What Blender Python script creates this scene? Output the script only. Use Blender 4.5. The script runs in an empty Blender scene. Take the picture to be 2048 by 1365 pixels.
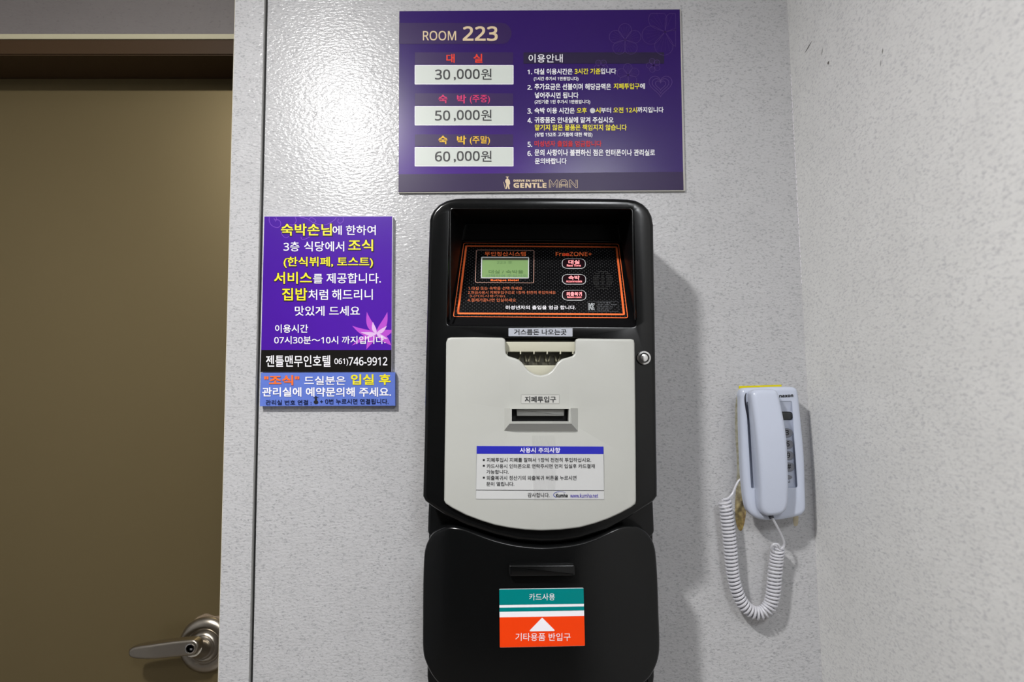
import bpy, bmesh, math, random
from mathutils import Vector, Matrix
random.seed(7)
C = bpy.context.scene.collection
S = bpy.context.scene

# ------------------------------------------------------------------ camera
CAMZ = 1.40
FPX = 1200.0
PITCH = math.atan(FPX / 15000.0)
cam_d = bpy.data.cameras.new('camera'); cam = bpy.data.objects.new('camera', cam_d); C.objects.link(cam)
cam.location = (0, 0, CAMZ); cam.rotation_euler = (math.pi/2 + PITCH, 0, 0)
cam_d.sensor_width = 36; cam_d.lens = FPX*36/2048; cam_d.clip_start = 0.02
cam_d.dof.use_dof = True; cam_d.dof.focus_distance = 0.90; cam_d.dof.aperture_fstop = 3.2
S.camera = cam
# ------------------------------------------------------------------ world, lamps, exposure
w = bpy.data.worlds.new('world'); S.world = w; w.use_nodes = True
w.node_tree.nodes['Background'].inputs[0].default_value = (0.8, 0.85, 0.9, 1)
w.node_tree.nodes['Background'].inputs[1].default_value = 0.3
def disk_lamp(name, loc, size, power, col=(1, 0.97, 0.93), aim=(0, 0, -1)):
    l = bpy.data.lights.new(name, 'AREA'); l.shape = 'DISK'; l.size = size; l.energy = power; l.color = col
    o = bpy.data.objects.new(name, l); C.objects.link(o); o.location = loc
    o.rotation_euler = Vector(aim).to_track_quat('-Z', 'Y').to_euler(); return o
disk_lamp('downlight', (-0.575, -0.10, 2.345), 0.13, 27, (1, .985, .965))
disk_lamp('downlight', (0.42, -0.9, 2.345), 0.50, 23, (0.95, 0.97, 1.0))
vs = S.view_settings
vs.view_transform = 'Standard'; vs.look = 'None'; vs.gamma = 1; vs.use_curve_mapping = False; vs.exposure = 0.20

# ------------------------------------------------------------------ helpers
def srgb(r, g, b):
    f = lambda c: (c/255)/12.92 if c/255 <= 0.04045 else ((c/255+0.055)/1.055)**2.4
    return (f(r), f(g), f(b), 1)
MATS = {}
def mat(name, col, rough=0.5, metal=0, coat=0, bump=0, bscale=300, emit=None, estr=1, trans=0, spec=0.5, var=0):
    if name in MATS: return MATS[name]
    m = bpy.data.materials.new(name); m.use_nodes = True; nt = m.node_tree; b = nt.nodes['Principled BSDF']
    b.inputs['Base Color'].default_value = col; b.inputs['Roughness'].default_value = rough
    b.inputs['Metallic'].default_value = metal; b.inputs['Coat Weight'].default_value = coat
    b.inputs['Specular IOR Level'].default_value = spec
    b.inputs['Transmission Weight'].default_value = trans
    tc = nt.nodes.new('ShaderNodeTexCoord'); nz = nt.nodes.new('ShaderNodeTexNoise')
    nz.inputs['Scale'].default_value = bscale; nt.links.new(tc.outputs['Object'], nz.inputs['Vector'])
    if var:
        mx = nt.nodes.new('ShaderNodeMix'); mx.data_type = 'RGBA'
        mx.inputs[6].default_value = tuple(c*(1-var) for c in col[:3])+(1,)
        mx.inputs[7].default_value = tuple(min(1, c*(1+var)) for c in col[:3])+(1,)
        nt.links.new(nz.outputs['Fac'], mx.inputs[0]); nt.links.new(mx.outputs[2], b.inputs['Base Color'])
    if bump:
        bp = nt.nodes.new('ShaderNodeBump'); bp.inputs['Strength'].default_value = bump; bp.inputs['Distance'].default_value = 0.001
        nt.links.new(nz.outputs['Fac'], bp.inputs['Height']); nt.links.new(bp.outputs['Normal'], b.inputs['Normal'])
    if emit: b.inputs['Emission Color'].default_value = emit; b.inputs['Emission Strength'].default_value = estr
    MATS[name] = m; return m
def wallpaper(name, base, fleck, rough=0.33, scale=150, bump=0.5, fleck_lo=0.60, spec=.5):
    m = bpy.data.materials.new(name); m.use_nodes = True; nt = m.node_tree; N = nt.nodes; L = nt.links; b = N['Principled BSDF']
    tc = N.new('ShaderNodeTexCoord'); mp = N.new('ShaderNodeMapping'); mp.inputs['Scale'].default_value = (0.62, 0.62, 1.25); mp.inputs['Rotation'].default_value = (0, 0.25, 0)
    L.new(tc.outputs['Object'], mp.inputs['Vector'])
    n1 = N.new('ShaderNodeTexNoise'); n1.inputs['Scale'].default_value = scale; n1.inputs['Detail'].default_value = 3; L.new(mp.outputs[0], n1.inputs['Vector'])
    n2 = N.new('ShaderNodeTexNoise'); n2.inputs['Scale'].default_value = scale*1.7; n2.inputs['Detail'].default_value = 4; n2.inputs['Distortion'].default_value = 0.6
    mp2 = N.new('ShaderNodeMapping'); mp2.inputs['Location'].default_value = (3.1, 1.7, 5.5); L.new(mp.outputs[0], mp2.inputs['Vector']); L.new(mp2.outputs[0], n2.inputs['Vector'])
    cr = N.new('ShaderNodeValToRGB'); cr.color_ramp.elements[0].position = fleck_lo; cr.color_ramp.elements[1].position = fleck_lo+0.19
    L.new(n2.outputs['Fac'], cr.inputs[0])
    n3 = N.new('ShaderNodeTexNoise'); n3.inputs['Scale'].default_value = 22; n3.inputs['Detail'].default_value = 3; L.new(tc.outputs['Object'], n3.inputs['Vector'])
    mx0 = N.new('ShaderNodeMix'); mx0.data_type = 'RGBA'
    mx0.inputs[6].default_value = tuple(c*0.93 for c in base[:3])+(1,); mx0.inputs[7].default_value = tuple(min(1, c*1.07) for c in base[:3])+(1,)
    L.new(n3.outputs['Fac'], mx0.inputs[0])
    mx = N.new('ShaderNodeMix'); mx.data_type = 'RGBA'; mx.inputs[7].default_value = fleck
    L.new(mx0.outputs[2], mx.inputs[6]); L.new(cr.outputs[0], mx.inputs[0]); L.new(mx.outputs[2], b.inputs['Base Color'])
    bp = N.new('ShaderNodeBump'); bp.inputs['Strength'].default_value = bump; bp.inputs['Distance'].default_value = 0.0016
    L.new(n1.outputs['Fac'], bp.inputs['Height']); L.new(bp.outputs['Normal'], b.inputs['Normal'])
    b.inputs['Roughness'].default_value = rough; b.inputs['Specular IOR Level'].default_value = spec
    MATS[name] = m; return m

class Frame:
    """a plane in the room: origin, x axis, y axis, normal towards the viewer"""
    def __init__(s, o, x, y):
        s.o = Vector(o); s.x = Vector(x).normalized(); n = s.x.cross(Vector(y)).normalized(); s.n = n; s.y = n.cross(s.x).normalized()
    def ab(s, px, py):
        d = Vector(((px-1024)/FPX, 1, -(py-682.5)/FPX)); c, q = math.cos(PITCH), math.sin(PITCH)
        d = Vector((d.x, c*d.y - q*d.z, q*d.y + c*d.z)); e = Vector((0, 0, CAMZ))
        t = (s.o - e).dot(s.n) / d.dot(s.n); p = e + d*t - s.o
        return (p.dot(s.x), p.dot(s.y))
    def P(s, pts): return [s.ab(*p) for p in pts]
    def w(s, a, b, h=0): return s.o + s.x*a + s.y*b + s.n*h
def upright(y): return Frame((0, y, CAMZ), (1, 0, 0), (0, 0, 1))   # normal = (0,-1,0)

def rnd(pts, r, n=6):
    """round the corners of a 2D polygon; r = radius or list"""
    out = []; N = len(pts)
    for i, p in enumerate(pts):
        R = r[i] if isinstance(r, (list, tuple)) else r
        p = Vector(p); a = Vector(pts[i-1]) - p; b = Vector(pts[(i+1) % N]) - p
        if R <= 0: out.append(tuple(p)); continue
        la, lb = a.length, b.length; a.normalize(); b.normalize()
        ang = math.acos(max(-1, min(1, a.dot(b))))
        if ang > 3.05: out.append(tuple(p)); continue
        t = min(R/math.tan(ang/2), la*0.49, lb*0.49)
        p0 = p+a*t; p1 = p+b*t
        for k in range(n+1):
            u = k/n; q = p0*(1-u)**2 + p*2*u*(1-u) + p1*u*u; out.append(tuple(q))
    return out
def smooth_poly(pts, per=6):
    """closed Catmull-Rom through pts"""
    out = []; N = len(pts)
    for i in range(N):
        p0, p1, p2, p3 = [Vector(pts[(i+k) % N]) for k in (-1, 0, 1, 2)]
        for k in range(per):
            t = k/per
            out.append(tuple(0.5*((2*p1)+(p2-p0)*t+(2*p0-5*p1+4*p2-p3)*t*t+(3*p1-p0-3*p2+p3)*t**3)))
    return out
def smooth_line(pts, per=6):
    out = []; P = [Vector(p) for p in pts]; P = [2*P[0]-P[1]] + P + [2*P[-1]-P[-2]]
    for i in range(1, len(P)-2):
        p0, p1, p2, p3 = P[i-1:i+3]
        for k in range(per):
            t = k/per; out.append(0.5*((2*p1)+(p2-p0)*t+(2*p0-5*p1+4*p2-p3)*t*t+(3*p1-p0-3*p2+p3)*t**3))
    out.append(P[-2]); return out
def area(p): return sum(p[i-1][0]*p[i][1]-p[i][0]*p[i-1][1] for i in range(len(p)))/2
def ccw(p): return list(p) if area(p) > 0 else list(reversed(p))
def inset(p, d):
    out = []; N = len(p)
    for i in range(N):
        a = Vector(p[i-1]); b = Vector(p[i]); c = Vector(p[(i+1) % N])
        e1 = (b-a); e2 = (c-b)
        if e1.length < 1e-9: e1 = e2
        if e2.length < 1e-9: e2 = e1
        e1 = e1.normalized(); e2 = e2.normalized()
        n = Vector((-e1.y-e2.y, e1.x+e2.x)); l = n.length
        n = n/l if l > 1e-6 else Vector((-e1.y, e1.x))
        k = n.dot(Vector((-e1.y, e1.x))); k = max(k, 0.5)
        out.append((b.x+n.x*d/k, b.y+n.y*d/k))
    return out
def ring(bm, F, pts, h):
    hs = h if isinstance(h, (list, tuple)) else [h]*len(pts)
    return [bm.verts.new(F.w(a, b, q)) for (a, b), q in zip(pts, hs)]
def bridge(bm, r0, r1):
    n = len(r0)
    for i in range(n):
        j = (i+1) % n
        try: bm.faces.new((r0[i], r0[j], r1[j], r1[i]))
        except ValueError: pass
def cap_fill(bm, loops):
    ed = []
    for l in loops:
        for i in range(len(l)):
            e = bm.edges.get((l[i-1], l[i])) or bm.edges.new((l[i-1], l[i])); ed.append(e)
    bmesh.ops.triangle_fill(bm, edges=ed, use_beauty=True, use_dissolve=False)
def shell(bm, F, outline, h0, h1, r, holes=(), hole_r=0.002, steps=5, back=False, dome=None):
    """solid with a rounded front edge. outline 2D (any order); returns inner rings of the holes (at h1-hole_r)"""
    o = ccw(outline); R = [ring(bm, F, o, h0)]
    hh = lambda pts, h: [h + (dome(a, b) if dome else 0) for a, b in pts]
    if h1-r > h0+1e-5: R.append(ring(bm, F, o, hh(o, h1-r)))
    for k in range(1, steps+1):
        t = k/steps*math.pi/2; q = inset(o, r*(1-math.cos(t))); R.append(ring(bm, F, q, hh(q, h1-r+r*math.sin(t))))
    for i in range(len(R)-1): bridge(bm, R[i], R[i+1])
    if back: bm.faces.new(list(reversed(R[0])))
    res = []
    if dome and not holes:
        cx = sum(a for a, b in q)/len(q); cy = sum(b for a, b in q)/len(q); last = R[-1]
        for s in (0.93, 0.84, 0.72, 0.58, 0.42, 0.25, 0.1):
            qq = [(cx+(a-cx)*s, cy+(b-cy)*s) for a, b in q]; nr = ring(bm, F, qq, hh(qq, h1)); bridge(bm, last, nr); last = nr
        bm.faces.new(last); return res
    if not holes: bm.faces.new(R[-1]); return res
    loops = [R[-1]]
    for H in holes:
        H = ccw(H); rr = []
        for k in range(0, 4):
            t = k/3*math.pi/2; q2 = inset(H, -hole_r*(1-math.sin(t))); rr.append(ring(bm, F, q2, h1-hole_r*(1-math.cos(t))))
        for i in range(3): bridge(bm, rr[i+1], rr[i])
        loops.append(rr[0]); res.append(rr[-1])
    cap_fill(bm, loops)
    return res
def prism(bm, F, pts, h0, h1): shell(bm, F, pts, h0, h1, min(0.0001, (h1-h0)*0.3), steps=1)
def sheet(bm, F, pts, h):
    bm.faces.new(ring(bm, F, ccw(pts), h))
def box(bm, x0, x1, y0, y1, z0, z1):
    v = [bm.verts.new((x, y, z)) for x in (x0, x1) for y in (y0, y1) for z in (z0, z1)]
    for f in ((0, 1, 3, 2), (4, 6, 7, 5), (0, 4, 5, 1), (2, 3, 7, 6), (0, 2, 6, 4), (1, 5, 7, 3)): bm.faces.new([v[i] for i in f])
def hexa(bm, lo, hi):
    """lo, hi: 4 world points each (matching order)"""
    a = [bm.verts.new(p) for p in lo]; b = [bm.verts.new(p) for p in hi]
    bm.faces.new(list(reversed(a))); bm.faces.new(b); bridge(bm, a, b)
def tube(bm, pts, r, n=8, caps=True):
    pts = [Vector(p) for p in pts]; up = None; last = None; first = None
    for i, p in enumerate(pts):
        t = (pts[min(i+1, len(pts)-1)] - pts[max(i-1, 0)]).normalized()
        if up is None: up = t.orthogonal().normalized()
        up = (up - t*up.dot(t)).normalized(); s = t.cross(up); rr = r(i/(len(pts)-1)) if callable(r) else r
        rg = [bm.verts.new(p + (up*math.cos(a)+s*math.sin(a))*rr) for a in [2*math.pi*k/n for k in range(n)]]
        if last: bridge(bm, last, rg)
        else: first = rg
        last = rg
    if caps: bm.faces.new(list(reversed(first))); bm.faces.new(last)
def lathe(bm, o, axis, prof, n=40):
    """prof: (radius, height along axis)"""
    axis = Vector(axis).normalized(); u = axis.orthogonal().normalized(); v = axis.cross(u); o = Vector(o); last = None
    for r, h in prof:
        if r < 1e-6: rg = [bm.verts.new(o+axis*h)]
        else: rg = [bm.verts.new(o+axis*h+(u*math.cos(a)+v*math.sin(a))*r) for a in [2*math.pi*k/n for k in range(n)]]
        if last:
            if len(rg) == 1: [bm.faces.new((last[i], last[(i+1) % n], rg[0])) for i in range(n)]
            elif len(last) == 1: [bm.faces.new((last[0], rg[(i+1) % n], rg[i])) for i in range(n)]
            else: bridge(bm, last, rg)
        last = rg
ORG = {}
def obj(name, bm, m, parent=None, origin=None, F=None, sharp=32, fix=True, label=None):
    """links a bmesh given in room coordinates as one mesh object"""
    bm.verts.ensure_lookup_table()
    if fix: bmesh.ops.recalc_face_normals(bm, faces=bm.faces[:])
    org = Vector(origin) if origin is not None else (ORG[parent.name] if parent else Vector((0, 0, 0)))
    if F is not None:
        uv = bm.loops.layers.uv.new('UVMap')
        for f in bm.faces:
            for l in f.loops:
                d = l.vert.co - F.o; l[uv].uv = (d.dot(F.x), d.dot(F.y))
    for v in bm.verts: v.co -= org
    me = bpy.data.meshes.new(name); bm.to_mesh(me); bm.free(); me.materials.append(m)
    for p in me.polygons: p.use_smooth = True
    me.set_sharp_from_angle(angle=math.radians(sharp))
    o = bpy.data.objects.new(name, me); C.objects.link(o)
    if parent: o.parent = parent; o.location = org - ORG[parent.name]
    else: o.location = org
    ORG[o.name] = org
    if label: o['label'] = label
    return o
def empty(name, loc, label, cat, group=None):
    o = bpy.data.objects.new(name, None); C.objects.link(o); o.location = loc; o.empty_display_size = 0.05
    o['label'] = label; o['category'] = cat; ORG[o.name] = Vector(loc)
    if group: o['group'] = group
    return o
def tag(o, label, cat, group=None):
    o['label'] = label; o['category'] = cat
    if group: o['group'] = group
    return o
def struct(o): o['kind'] = 'structure'; return o

GC = {}
def sans(t, heavy=False):
    """plain letters and digits as their mathematical sans-serif forms, drawn by the bundled symbol font"""
    u, l, d = (0x1D5D4, 0x1D5EE, 0x1D7EC) if heavy else (0x1D5A0, 0x1D5BA, 0x1D7E2)
    return ''.join(chr(u+ord(c)-65) if 'A' <= c <= 'Z' else chr(l+ord(c)-97) if 'a' <= c <= 'z' else chr(d+ord(c)-48) if '0' <= c <= '9' else c for c in t)
def glyphs(s):
    if s in GC: return GC[s]
    setter([s]); return GC[s]
def setter(words):
    """sets all the words in one go, a line each, and keeps every line's outline faces"""
    cu = bpy.data.curves.new('type_setter', 'FONT'); cu.size = 1; cu.resolution_u = 2; cu.space_line = 4
    cu.body = '\n'.join(words); ob = bpy.data.objects.new('type_setter', cu); me = bpy.data.meshes.new_from_object(ob)
    rows = [([], []) for _ in words]; where = {}
    for v in me.vertices:
        k = max(0, min(len(words)-1, int(round((0.3-v.co.y)/4.0)))); where[v.index] = (k, len(rows[k][0])); rows[k][0].append((v.co.x, v.co.y))
    for p in me.polygons: rows[where[p.vertices[0]][0]][1].append(tuple(where[i][1] for i in p.vertices))
    for wd, r in zip(words, rows): GC[wd] = r
    bpy.data.meshes.remove(me); bpy.data.objects.remove(ob); bpy.data.curves.remove(cu)
WORDS = ["𝟤𝟤𝟥 호", "대실 / 숙박을", "선택하여 주십시오", "무인정산시스템", "𝗕𝘂𝘁𝗶𝗾𝘂𝗲 𝗛𝗼𝘁𝗲𝗹", "𝗙𝗿𝗲𝗲𝗭𝗢𝗡𝗘+", "𝟣.대실 또는 숙박을 선택 하세요", "𝟤.현금사용시 지폐투입구으로 𝟣장씩 천천히 투입하세요", "𝟥.(카드사용가능)", "𝟦.결제가끝나면 입실하세요", "미성년자의 출입을 엄금 합니다.", "대실", "𝖱𝖾𝗌𝗍 𝖳𝗂𝗆𝖾", "숙박", "𝖠𝖼𝖼𝗈𝗆𝗆𝗈𝖽𝖺𝗍𝖾", "외출복귀", "𝖱𝖾𝗍𝗎𝗋𝗇 𝗋𝗈𝗈𝗆", "기기의 명칭", "상호명", "인증받은 자", "제조국가", "제조년월", "거스름돈 나오는곳", "지폐투입구", "사용시 주의사항", "지폐투입시 지폐를 잘펴서 𝟣장씩 천천히 투입하십시요.", "카드사용시 인터폰으로 연락주시면 먼저 입실후 카드결재", "가능합니다.", "외출복귀시 정산기의 외출복귀 버튼을 누르시면", "문이 열립니다.", "감사합니다.", "𝗞𝘂𝗺𝗵𝗮", "𝗐𝗐𝗐.𝗄𝗎𝗆𝗁𝖺.𝗇𝖾𝗍", "카드사용", "기타용품 반입구", "𝖱𝖮𝖮𝖬", "𝟤𝟤𝟥", "대", "실", "𝟥𝟢", ",𝟢𝟢𝟢", "원", "숙", "박", "(주중)", "𝟧𝟢", "(주말)", "𝟨𝟢", "이용안내", "𝟣.", "대실 이용시간은", "𝟥시간 기준", "입니다", "(𝟣시간 추가시 𝟣만원입니다)", "𝟤.", "추가요금은 선불이며 해당금액은", "에", "넣어주시면 됩니다", "(𝟤인기준 𝟣인 추가시 𝟣만원입니다)", "𝟥.", "숙박 이용 시간은", "오후", "시", "부터", "오전 𝟣𝟤시", "까지입니다", "𝟦.", "귀중품은 안내실에 맡겨 주십시오", "맡기지 않은 물품은 책임지지 않습니다", "(상법 𝟣𝟧𝟤조 고가품에 대한 책임)", "𝟧.", "미성년자 출입을 엄금합니다", "𝟨.", "문의 사항이나 불편하신 점은 인터폰이나 관리실로", "문의바랍니다", "𝗗𝗥𝗜𝗩𝗘 𝗜𝗡 𝗛𝗢𝗧𝗘𝗟", "𝗚𝗘𝗡𝗧𝗟𝗘", "숙박손님", "한하여", "𝟥층", "식당에서", "조식", "(한식뷔페, 토스트)", "서비스", "를", "제공합니다.", "집밥", "처럼", "해드리니", "맛있게 드세요", "이용시간", "𝟢𝟩시𝟥𝟢분～𝟣𝟢시", "까지입니다.", "젠틀맨무인호텔", "𝟢𝟨𝟣)", "𝟩𝟦𝟨-𝟫𝟫𝟣𝟤", "\"조식\"", "드실분은", "입실 후", "관리실에 예약문의해 주세요.", "관리실 번호 연결 :", "+ 𝟢번 누르시면 연결됩니다.", "𝟯", "𝟲", "𝟵", "#", "𝗻𝗮𝘅𝗼𝗻"]
setter(WORDS)
def add_text(bm, F, s, box4, h, bold=0.0, space=1.0, plain=False):
    """box4 = pixel box (x0,y0,x1,y1) or four pixel corners tl,tr,br,bl; lays the word on plane F; bold = extra stroke in em"""
    if not plain: s = sans(s, bold >= .02)
    V, T = glyphs(s)
    if not V: return
    x0 = min(v[0] for v in V)-bold; x1 = max(v[0] for v in V)+bold; y0 = min(v[1] for v in V)-bold; y1 = max(v[1] for v in V)+bold
    if len(box4) == 4 and not isinstance(box4[0], (tuple, list)):
        a, b, c, d = box4; q = [(a, b), (c, b), (c, d), (a, d)]
    else: q = box4
    tl, tr, br, bl = [Vector(F.ab(*p)) for p in q]
    for ox, oy in (((0, 0),) if bold <= 0.002 else ((-bold, -bold), (bold, -bold), (bold, bold), (-bold, bold))):
        vv = []
        for vx, vy in V:
            u = (vx+ox-x0)/max(1e-9, x1-x0); t = (vy+oy-y0)/max(1e-9, y1-y0)
            p = (bl*(1-u)+br*u)*(1-t) + (tl*(1-u)+tr*u)*t
            vv.append(bm.verts.new(F.w(p.x, p.y, h)))
        h += .000012
        for t in T:
            try: bm.faces.new([vv[i] for i in t])
            except ValueError: pass
def text(parent, F, s, box4, h, m, bold=0.0, name='lettering', space=1.0, plain=False):
    bm = bmesh.new(); add_text(bm, F, s, box4, h, bold, space, plain); return obj(name, bm, m, parent, fix=False)
def stroke(bm, F, pts, wd, h, closed=False):
    """flat ribbon along 2D points"""
    P = [Vector(p) for p in pts]; N = len(P); L = []; Rr = []
    for i in range(N):
        a = P[(i-1) % N] if (closed or i > 0) else P[i]; b = P[(i+1) % N] if (closed or i < N-1) else P[i]
        t = (b-a).normalized(); n = Vector((-t.y, t.x)); ww = wd(i/(N-1)) if callable(wd) else wd
        L.append(bm.verts.new(F.w(*(P[i]+n*ww/2), h))); Rr.append(bm.verts.new(F.w(*(P[i]-n*ww/2), h)))
    for i in range(N if closed else N-1):
        j = (i+1) % N; bm.faces.new((Rr[i], Rr[j], L[j], L[i]))
def ell(cx, cy, rx, ry, n=24, a0=0): return [(cx+rx*math.cos(a0+2*math.pi*k/n), cy+ry*math.sin(a0+2*math.pi*k/n)) for k in range(n)]

# ------------------------------------------------------------------ materials
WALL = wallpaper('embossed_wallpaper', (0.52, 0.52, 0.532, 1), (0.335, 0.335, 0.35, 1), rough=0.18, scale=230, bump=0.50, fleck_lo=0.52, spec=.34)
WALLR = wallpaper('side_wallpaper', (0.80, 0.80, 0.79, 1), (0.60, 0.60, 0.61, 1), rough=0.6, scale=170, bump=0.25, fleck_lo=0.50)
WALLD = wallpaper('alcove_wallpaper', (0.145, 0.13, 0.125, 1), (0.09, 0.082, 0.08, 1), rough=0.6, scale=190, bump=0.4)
TRIM = mat('trim_edge_grey', srgb(150, 150, 148), 0.5)
BEIGE = mat('beige_edge', srgb(205, 198, 178), 0.5)
CREAMSTRIP = mat('cream_strip', srgb(176, 170, 142), 0.5)
FRAME = mat('door_frame_brown', srgb(62, 45, 27), 0.5, spec=.2, bump=0.1, bscale=60)
DOOR = mat('door_olive_brown', srgb(120, 106, 74), 0.40, metal=.62, bump=0.06, bscale=900, var=0.04)
CEIL = mat('ceiling_white', (0.72, 0.72, 0.72, 1), 0.8, bump=0.1)
ROOMW = mat('room_wall_pale', (0.30, 0.30, 0.31, 1), 0.7, bump=0.1)
FLOOR = mat('floor_tile', (0.20, 0.18, 0.16, 1), 0.4, bump=0.1, bscale=40)
BLK = mat('black_gloss_plastic', (0.0035, 0.0038, 0.004, 1), 0.17, spec=.33)
BLKM = mat('black_satin_plastic', (0.005, 0.0055, 0.006, 1), 0.27, spec=.35)
DARK = mat('dark_gap', (0.004, 0.004, 0.004, 1), 0.7)
CREAM = mat('cream_plastic', srgb(183, 184, 179), 0.28, bump=0.015, bscale=120)
CREAM2 = mat('yellowed_cream_plastic', srgb(186, 184, 166), 0.4)
PHONE = mat('phone_white_plastic', srgb(196, 203, 220), 0.2, coat=0.3)
CORD = mat('cord_pale_grey', srgb(206, 206, 212), 0.35)
KEY = mat('key_grey', srgb(132, 134, 142), 0.35)
METAL = mat('satin_nickel', (0.42, 0.38, 0.32, 1), 0.28, metal=1, bump=0.02, bscale=700)
CHROME = mat('chrome', (0.75, 0.75, 0.75, 1), 0.15, metal=1)
WHITEP = mat('white_print', srgb(248, 246, 252), 0.35)
YELP = mat('yellow_print', srgb(240, 226, 40), 0.35)
BLACKP = mat('black_print', srgb(22, 22, 26), 0.45)
def U(n, r, g, b, rough=0.35): return mat(n, srgb(r, g, b), rough, spec=.3)

# ------------------------------------------------------------------ room
FW = upright(0.96)          # main wall face
FC = upright(0.952)         # casing face
ZT, ZB = 2.36, 0.0
def vline(F, p0, p1, z):    # x of the straight line through two pixels on plane F at height z
    (a0, b0), (a1, b1) = F.ab(*p0), F.ab(*p1); t = (z-CAMZ-b0)/(b1-b0); return a0+(a1-a0)*t
cl = lambda z: vline(FC, (470.5, 0), (436.5, 1365), z)       # casing left edge
cr_ = lambda z: vline(FC, (528.5, 0), (497.5, 1365), z)      # casing right edge
wl = lambda z: cr_(z) - 0.02
co = lambda z: vline(FW, (1574, 0), (1645, 1365), z)         # inside corner
cL = lambda z: 1.0*cl(z)
bm = bmesh.new()
hexa(bm, [(cl(ZB)+.004, .96, ZB), (co(ZB)+.0, .96, ZB), (co(ZB), 1.14, ZB), (cl(ZB)+.004, 1.14, ZB)],
     [(cl(ZT)+.004, .96, ZT), (co(ZT), .96, ZT), (co(ZT), 1.14, ZT), (cl(ZT)+.004, 1.14, ZT)])
wall_front = struct(obj('wall_front', bm, WALL))
bm = bmesh.new()
hexa(bm, [(co(ZB), -1.5, ZB), (co(ZB)+.12, -1.5, ZB), (co(ZB)+.12, 1.14, ZB), (co(ZB), 1.14, ZB)],
     [(co(ZT), -1.5, ZT), (co(ZT)+.12, -1.5, ZT), (co(ZT)+.12, 1.14, ZT), (co(ZT), 1.14, ZT)])
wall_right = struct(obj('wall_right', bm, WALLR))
# casing strip beside the door: proud wallpapered board with a grey edge, then a dark joint
bm = bmesh.new()
hexa(bm, [(cl(ZB), .952, ZB), (cr_(ZB), .952, ZB), (cr_(ZB), .9605, ZB), (cl(ZB), .9605, ZB)],
     [(cl(ZT), .952, ZT), (cr_(ZT), .952, ZT), (cr_(ZT), .9605, ZT), (cl(ZT), .9605, ZT)])
casing = struct(obj('trim_1', bm, WALL))
bm = bmesh.new()
hexa(bm, [(cr_(ZB), .9535, ZB), (cr_(ZB)+.0008, .9535, ZB), (cr_(ZB)+.0008, .9605, ZB), (cr_(ZB), .9605, ZB)],
     [(cr_(ZT), .9535, ZT), (cr_(ZT)+.0008, .9535, ZT), (cr_(ZT)+.0008, .9605, ZT), (cr_(ZT), .9605, ZT)])
obj('edge_band', bm, TRIM, casing, label='plain grey side edge')
bm = bmesh.new()
hexa(bm, [(cr_(ZB)+.0008, .9585, ZB), (cr_(ZB)+.0026, .9585, ZB), (cr_(ZB)+.0026, .9605, ZB), (cr_(ZB)+.0008, .9605, ZB)],
     [(cr_(ZT)+.0008, .9585, ZT), (cr_(ZT)+.0026, .9585, ZT), (cr_(ZT)+.0026, .9605, ZT), (cr_(ZT)+.0008, .9605, ZT)])
obj('joint', bm, DARK, casing, label='black shadow joint')
bm = bmesh.new()
hexa(bm, [(cl(ZB)-.0012, .953, ZB), (cl(ZB), .9525, ZB), (cl(ZB), .97, ZB), (cl(ZB)-.0012, .97, ZB)],
     [(cl(ZT)-.0012, .953, ZT), (cl(ZT), .9525, ZT), (cl(ZT), .97, ZT), (cl(ZT)-.0012, .97, ZT)])
obj('edge_band', bm, BEIGE, casing, label='thin beige corner edge')
# door alcove
hz = lambda py, y: CAMZ + upright(y).ab(200, py)[1]
XL = -1.55
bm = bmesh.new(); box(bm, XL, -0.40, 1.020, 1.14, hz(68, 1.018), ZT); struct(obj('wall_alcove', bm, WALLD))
bm = bmesh.new(); box(bm, XL, -0.40, 1.018, 1.14, hz(78, 1.018), hz(68, 1.018)); struct(obj('trim_2', bm, CREAMSTRIP))
bm = bmesh.new(); zl = hz(110, 1.02)
box(bm, XL, -0.40, 1.020, 1.14, zl, hz(78.5, 1.02))
bmesh.ops.bevel(bm, geom=[e for e in bm.edges if abs(e.verts[0].co.z-zl) < 1e-5 and abs(e.verts[1].co.z-zl) < 1e-5 and abs(e.verts[0].co.y-1.02) < 1e-5 and abs(e.verts[1].co.y-1.02) < 1e-5], offset=0.002, segments=3, affect='EDGES')
struct(obj('trim_3', bm, FRAME))
bm = bmesh.new(); box(bm, -1.20, cl(1.0)+.03, 1.100, 1.14, 0.012, zl-.001); door = struct(obj('door_1', bm, DOOR))
bm = bmesh.new(); box(bm, -1.29, -1.20, 1.030, 1.14, 0, zl); struct(obj('trim_4', bm, FRAME))
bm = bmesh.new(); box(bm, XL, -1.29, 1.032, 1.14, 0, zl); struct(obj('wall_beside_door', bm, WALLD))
bm = bmesh.new(); box(bm, XL-.1, XL, -1.5, 1.14, 0, ZT); struct(obj('wall_left', bm, ROOMW))
bm = bmesh.new(); box(bm, XL-.1, 0.75, -1.6, -1.5, 0, ZT); struct(obj('wall_back', bm, mat('back_wall_dark', (.045, .04, .035, 1), .6)))
bm = bmesh.new(); box(bm, XL-.1, 0.75, -1.6, 1.2, ZT, ZT+.1); struct(obj('ceiling', bm, CEIL))
bm = bmesh.new(); box(bm, XL-.1, 0.75, -1.6, 1.2, -.1, 0); struct(obj('floor', bm, FLOOR))

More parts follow.
